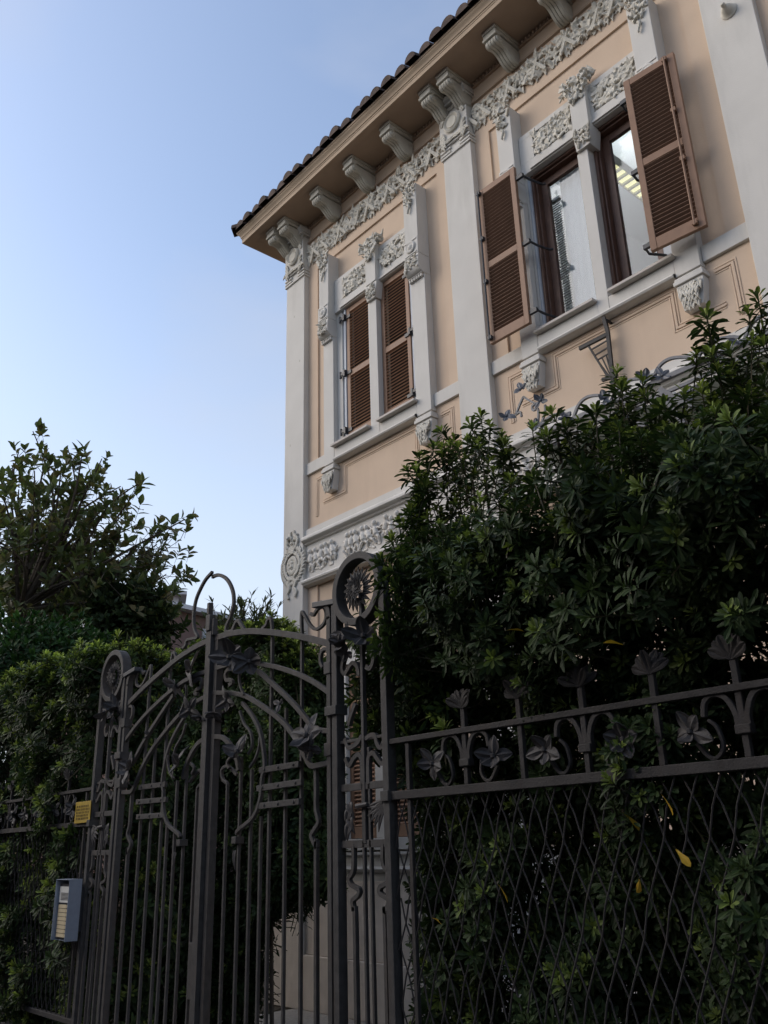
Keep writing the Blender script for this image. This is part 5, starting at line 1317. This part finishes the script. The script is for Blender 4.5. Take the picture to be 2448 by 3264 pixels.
# branching helper for the trees
def branch(mb, p0, p1, r0, r1, sag, rng, n=7):
    pts = []
    side = rng.normal(size=3) * 0.06 * np.linalg.norm(np.array(p1) - np.array(p0))
    for k in range(n + 1):
        t = k / n; p = np.array(p0) * (1 - t) + np.array(p1) * t
        p = p + side * math.sin(math.pi * t) + np.array([0, 0, -sag * math.sin(math.pi * t)])
        pts.append(p)
    mb.tube(pts, r0, r1, 6); return pts

def rosette_templates(seed, L, w, cols, kind='ellipse', n=8, length=0.35, counts=(4, 3, 3, 3)):
    rng = np.random.default_rng(seed); spec_kind[0] = kind; out = []
    for i in range(n):
        c = cols[i % len(cols)]; spec = []
        for j, h in enumerate(np.linspace(0.0, -length, len(counts))):
            spec.append((h, counts[j], 55 - 14 * j, L, w, cols[(i + j) % len(cols)], 32))
        out.append(shoot(rng, spec))
    return out

# magnolia at the left
rng = np.random.default_rng(21)
DT = 13.0
mag_base = far(150, 2500, DT)
magnolia = thing('magnolia_tree', 'broad leaved magnolia tree with sparse dark crown against the sky at left', 'tree', (mag_base[0], mag_base[1], -0.15))
mb = MB()
b0 = np.array((mag_base[0], mag_base[1], -EYE - 0.2))
fork = far(150, 2120, DT)
branch(mb, b0, fork, 0.15, 0.11, 0, rng)
hub = [far(*p, DT + o) for p, o in (((190, 1960), 0.3), ((60, 1950), -0.5), ((300, 2010), 0.8), ((120, 1850), 0.9))]
for h in hub: branch(mb, fork, h, 0.10, 0.065, 0.02, rng)
tips = [(105, 1375), (60, 1440), (150, 1450), (215, 1425), (195, 1480), (262, 1445), (325, 1462), (300, 1500), (40, 1485), (110, 1500), (180, 1530), (235, 1555), (60, 1560), (10, 1580), (125, 1580), (280, 1545), (385, 1550), (460, 1530), (430, 1570), (410, 1620), (350, 1600), (440, 1670), (310, 1640), (200, 1620), (90, 1640), (20, 1650), (590, 1655), (540, 1700), (500, 1735), (440, 1740), (520, 1770), (380, 1700), (260, 1690), (150, 1700), (60, 1720), (0, 1740), (480, 1800), (530, 1830), (420, 1800), (340, 1770), (270, 1760), (200, 1780), (120, 1790), (40, 1800), (300, 1830), (380, 1850), (450, 1870), (500, 1900), (180, 1850), (90, 1870), (20, 1880), (-60, 1700), (-80, 1600), (-120, 1800), (-40, 1850), (240, 1900), (330, 1930), (420, 1950), (520, 1950), (470, 1990), (380, 2000), (290, 1980), (150, 1950), (60, 1960), (0, 1990), (545, 1900), (-150, 1900), (-200, 1700)]
LP = []; LD = []
for (px, py) in tips:
    o = rng.uniform(-1.5, 1.7)
    tip = far(px, py, DT + o)
    h = min(hub, key=lambda q: np.linalg.norm(q - tip) + 3 * max(0, q[2] - tip[2] + 0.2))
    ptsb = branch(mb, h, tip, 0.035, 0.008, -0.08, rng, 9)
    nb = 14 if py > 1700 else 8
    for k in range(nb):
        t = 1 - 0.62 * (k / nb) ** 1.1; i = min(8, int(t * 9)); f = t * 9 - i
        c = ptsb[i] * (1 - f) + ptsb[i + 1] * f
        spread = 0.08 + 0.42 * (1 - t) + (0.12 if py > 1700 else 0)
        c2 = c + rng.normal(size=3) * spread
        if k: branch(mb, c, c2, 0.006, 0.004, 0, rng, 2)
        LP.append(c2); LD.append((c2 - h) / np.linalg.norm(c2 - h) + np.array([0, 0, 0.6]) + rng.normal(size=3) * 0.35)
mb.build('trunk', M['bark'], magnolia)
mt = rosette_templates(4, 0.155, 0.082, [(0.080, 0.105, 0.044), (0.120, 0.110, 0.055), (0.092, 0.120, 0.048), (0.068, 0.090, 0.038)], 'ellipse', 10, 0.13, (3, 2, 2))
scatter('crown', mt, np.array(LP), np.array(LD), rng.uniform(0.8, 1.2, len(LP)), M['magnolia'], magnolia, rng)

# feathery dark shrub below the magnolia
def bushy(name, label, cat, centre_px, dist, rx, ry, rz, n, tm, seed, base_px_y=2600, stemr=0.05, scale=(0.9, 1.3), material='leaf'):
    rng = np.random.default_rng(seed)
    c = far(*centre_px, dist)
    t_ = thing(name, label, cat, (c[0], c[1], -0.15))
    mb = MB(); b_ = np.array((c[0], c[1], -EYE - 0.2)); lp = []; ld = []
    branch(mb, b_, c + np.array([0, 0, rz * 0.4]), stemr, stemr * 0.4, 0, rng)
    for i in range(n):
        d = rng.normal(size=3); d /= np.linalg.norm(d); r = rng.uniform(0.25, 1.0) ** 0.5
        lump = 1 + 0.16 * math.sin(5 * d[0] + 3 * d[2] + seed) + 0.12 * math.sin(9 * d[1] + 7 * d[2])
        p = c + d * np.array([rx, ry, rz]) * r * lump
        if p[2] < -EYE + 0.2: continue
        lp.append(p); ld.append(d + np.array([0, 0, 0.7]) + rng.normal(size=3) * 0.3)
        if i % 12 == 0: branch(mb, c + np.array([0, 0, -rz * 0.3]), p, 0.015, 0.004, 0, rng, 4)
    mb.build('stem', M['bark'], t_)
    scatter('foliage', tm, np.array(lp), np.array(ld), rng.uniform(*scale, len(lp)), M[material], t_, rng)
    return t_
ft = rosette_templates(6, 0.075, 0.034, [(0.022, 0.060, 0.018), (0.034, 0.080, 0.022), (0.020, 0.050, 0.018)], 'ellipse', 8, 0.22)
bushy('evergreen_shrub', 'dark small leaved evergreen shrub between the magnolia and the left hedge', 'shrub', (120, 2130), 10.5, 1.25, 1.0, 0.62, 1100, ft, 31)
bushy('evergreen_shrub', 'dense dark green shrub standing under the right side of the magnolia', 'shrub', (415, 1975), 12.0, 0.50, 0.6, 0.55, 420, rosette_templates(7, 0.11, 0.05, [(0.030, 0.050, 0.022), (0.042, 0.066, 0.026), (0.030, 0.046, 0.024)], 'ellipse', 8, 0.22), 32)
ot = rosette_templates(8, 0.085, 0.020, [(0.050, 0.068, 0.030), (0.066, 0.082, 0.036), (0.040, 0.055, 0.026)], 'lance', 8, 0.25)
bushy('young_tree', 'small narrow leaved tree behind the iron hoop of the gate', 'tree', (770, 2050), 9.0, 0.42, 0.45, 0.50, 230, ot, 33, stemr=0.03)
bushy('young_tree', 'low leafy sapling between the gate hook and the villa corner', 'tree', (845, 2075), 9.3, 0.34, 0.3, 0.30, 110, ot, 36, stemr=0.025)

# ------------------------------------------------------------------ far houses
def house(name, label, px0, px1, pytop, dist, depth, wallm, roofm, windows, pytop1=None):
    a = far(px0, pytop, dist); b = far(px1, pytop1 or pytop, 1.0); b = b * (a[2] / b[2]) if pytop1 else far(px1, pytop, dist)
    z = (a[2] + b[2]) / 2
    c = (a + b) / 2; d = (b - a); d[2] = 0; L = np.linalg.norm(d); ux = d / L; uy = np.array([-ux[1], ux[0], 0])
    if uy @ np.array([c[0], c[1], 0]) < 0: uy = -uy
    ang = math.atan2(ux[1], ux[0])
    h = thing(name, label, 'house', (c[0], c[1], -0.16))
    def place(mb):
        mb.v = [(c[0] + ux[0] * x + uy[0] * y, c[1] + ux[1] * x + uy[1] * y, zz) for x, y, zz in mb.v]
    mb = MB(); mb.box(-L / 2, L / 2, 0, depth, -EYE - 0.16, z); place(mb); mb.build('wall', wallm, h)
    mb = MB(); mb.box(-L / 2 - 0.35, L / 2 + 0.35, -0.4, depth + 0.4, z + 0.002, z + 0.16); place(mb); mb.build('cornice', M['fartrim'], h)
    mb = MB(); mb.add([(-L / 2 - 0.3, -0.35, z + 0.162), (L / 2 + 0.3, -0.35, z + 0.162), (L / 2 + 0.3, depth + .35, z + 0.162), (-L / 2 - 0.3, depth + .35, z + 0.162), (-L / 4, depth / 2, z + 0.65), (L / 4, depth / 2, z + 0.65)],
                     [(0, 1, 5, 4), (1, 2, 5), (2, 3, 4, 5), (3, 0, 4)]); place(mb); mb.build('roof', roofm, h)
    for (wx0, wx1, wz0, wz1) in windows:
        mb = MB(); mb.box(wx0 * L - L / 2, wx1 * L - L / 2, -0.06, 0.05, z - wz1, z - wz0); place(mb); f = mb.build('window', M['fartrim'], h)
        mb = MB()
        m_ = (wx0 + wx1) / 2 * L - L / 2; g_ = 0.04
        for xa, xb in ((wx0 * L - L / 2 + g_, m_ - g_ / 2), (m_ + g_ / 2, wx1 * L - L / 2 - g_)): mb.box(xa, xb, -0.09, -0.061, z - wz1 + g_, z - wz0 - g_)
        place(mb); mb.build('blind', M['zinc'], f)
    return h
house('town_house', 'brown walled house with a pale cornice and white windows beyond the gate', 528, 900, 1938, 30, 9, M['farwall'], M['farroof'], [(0.29, 0.42, 0.45, 2.1), (0.48, 0.62, 0.45, 2.1), (0.70, 0.84, 0.45, 2.1), (0.06, 0.18, 2.2, 3.4)], pytop1=2022)
house('town_house', 'yellow walled house glimpsed through the leaves of the magnolia', 120, 420, 1985, 36, 8, M['faryellow'], M['farroof'], [(0.15, 0.3, 0.6, 2.2), (0.45, 0.6, 0.6, 2.2), (0.75, 0.9, 0.6, 2.2)])
house('town_house', 'grey flat topped house peeping out right of the magnolia', 500, 570, 1900, 40, 6, M['fartrim'], M['farroof'], [(0.3, 0.7, 0.5, 1.8)])

# unseen house added behind the camera to keep low sky off gate and hedges
oh = thing('added_shade_house', 'unseen long house added across the street to shade the gate and hedges', 'house', (-14, -12, -0.16))
mb = MB(); mb.box(-46, 20, -17, -7.55, -EYE - 0.16, 6.2); mb.build('wall', M['farroof'], oh)
mb = MB(); mb.box(-46.5, 20.5, -17.5, -7.05, 6.201, 6.5); mb.build('cornice', M['fartrim'], oh)
mb = MB(); mb.prism_x([(-17.4, 6.501), (-7.15, 6.501), (-12.3, 7.6)], -46.4, 20.4); mb.build('roof', M['farroof'], oh)
for r in range(2):
    for k in range(20):
        mb = MB(); x = -44 + k * 3.2; z = 0.0 + r * 3.5
        mb.box(x, x + 1.1, -7.58, -7.50, z, z + 1.9); f = mb.build('window', M['fartrim'], oh)
        mb = MB(); mb.box(x + .08, x + 1.02, -7.499, -7.47, z + .08, z + 1.82); mb.build('blind', M['shutter'], f)
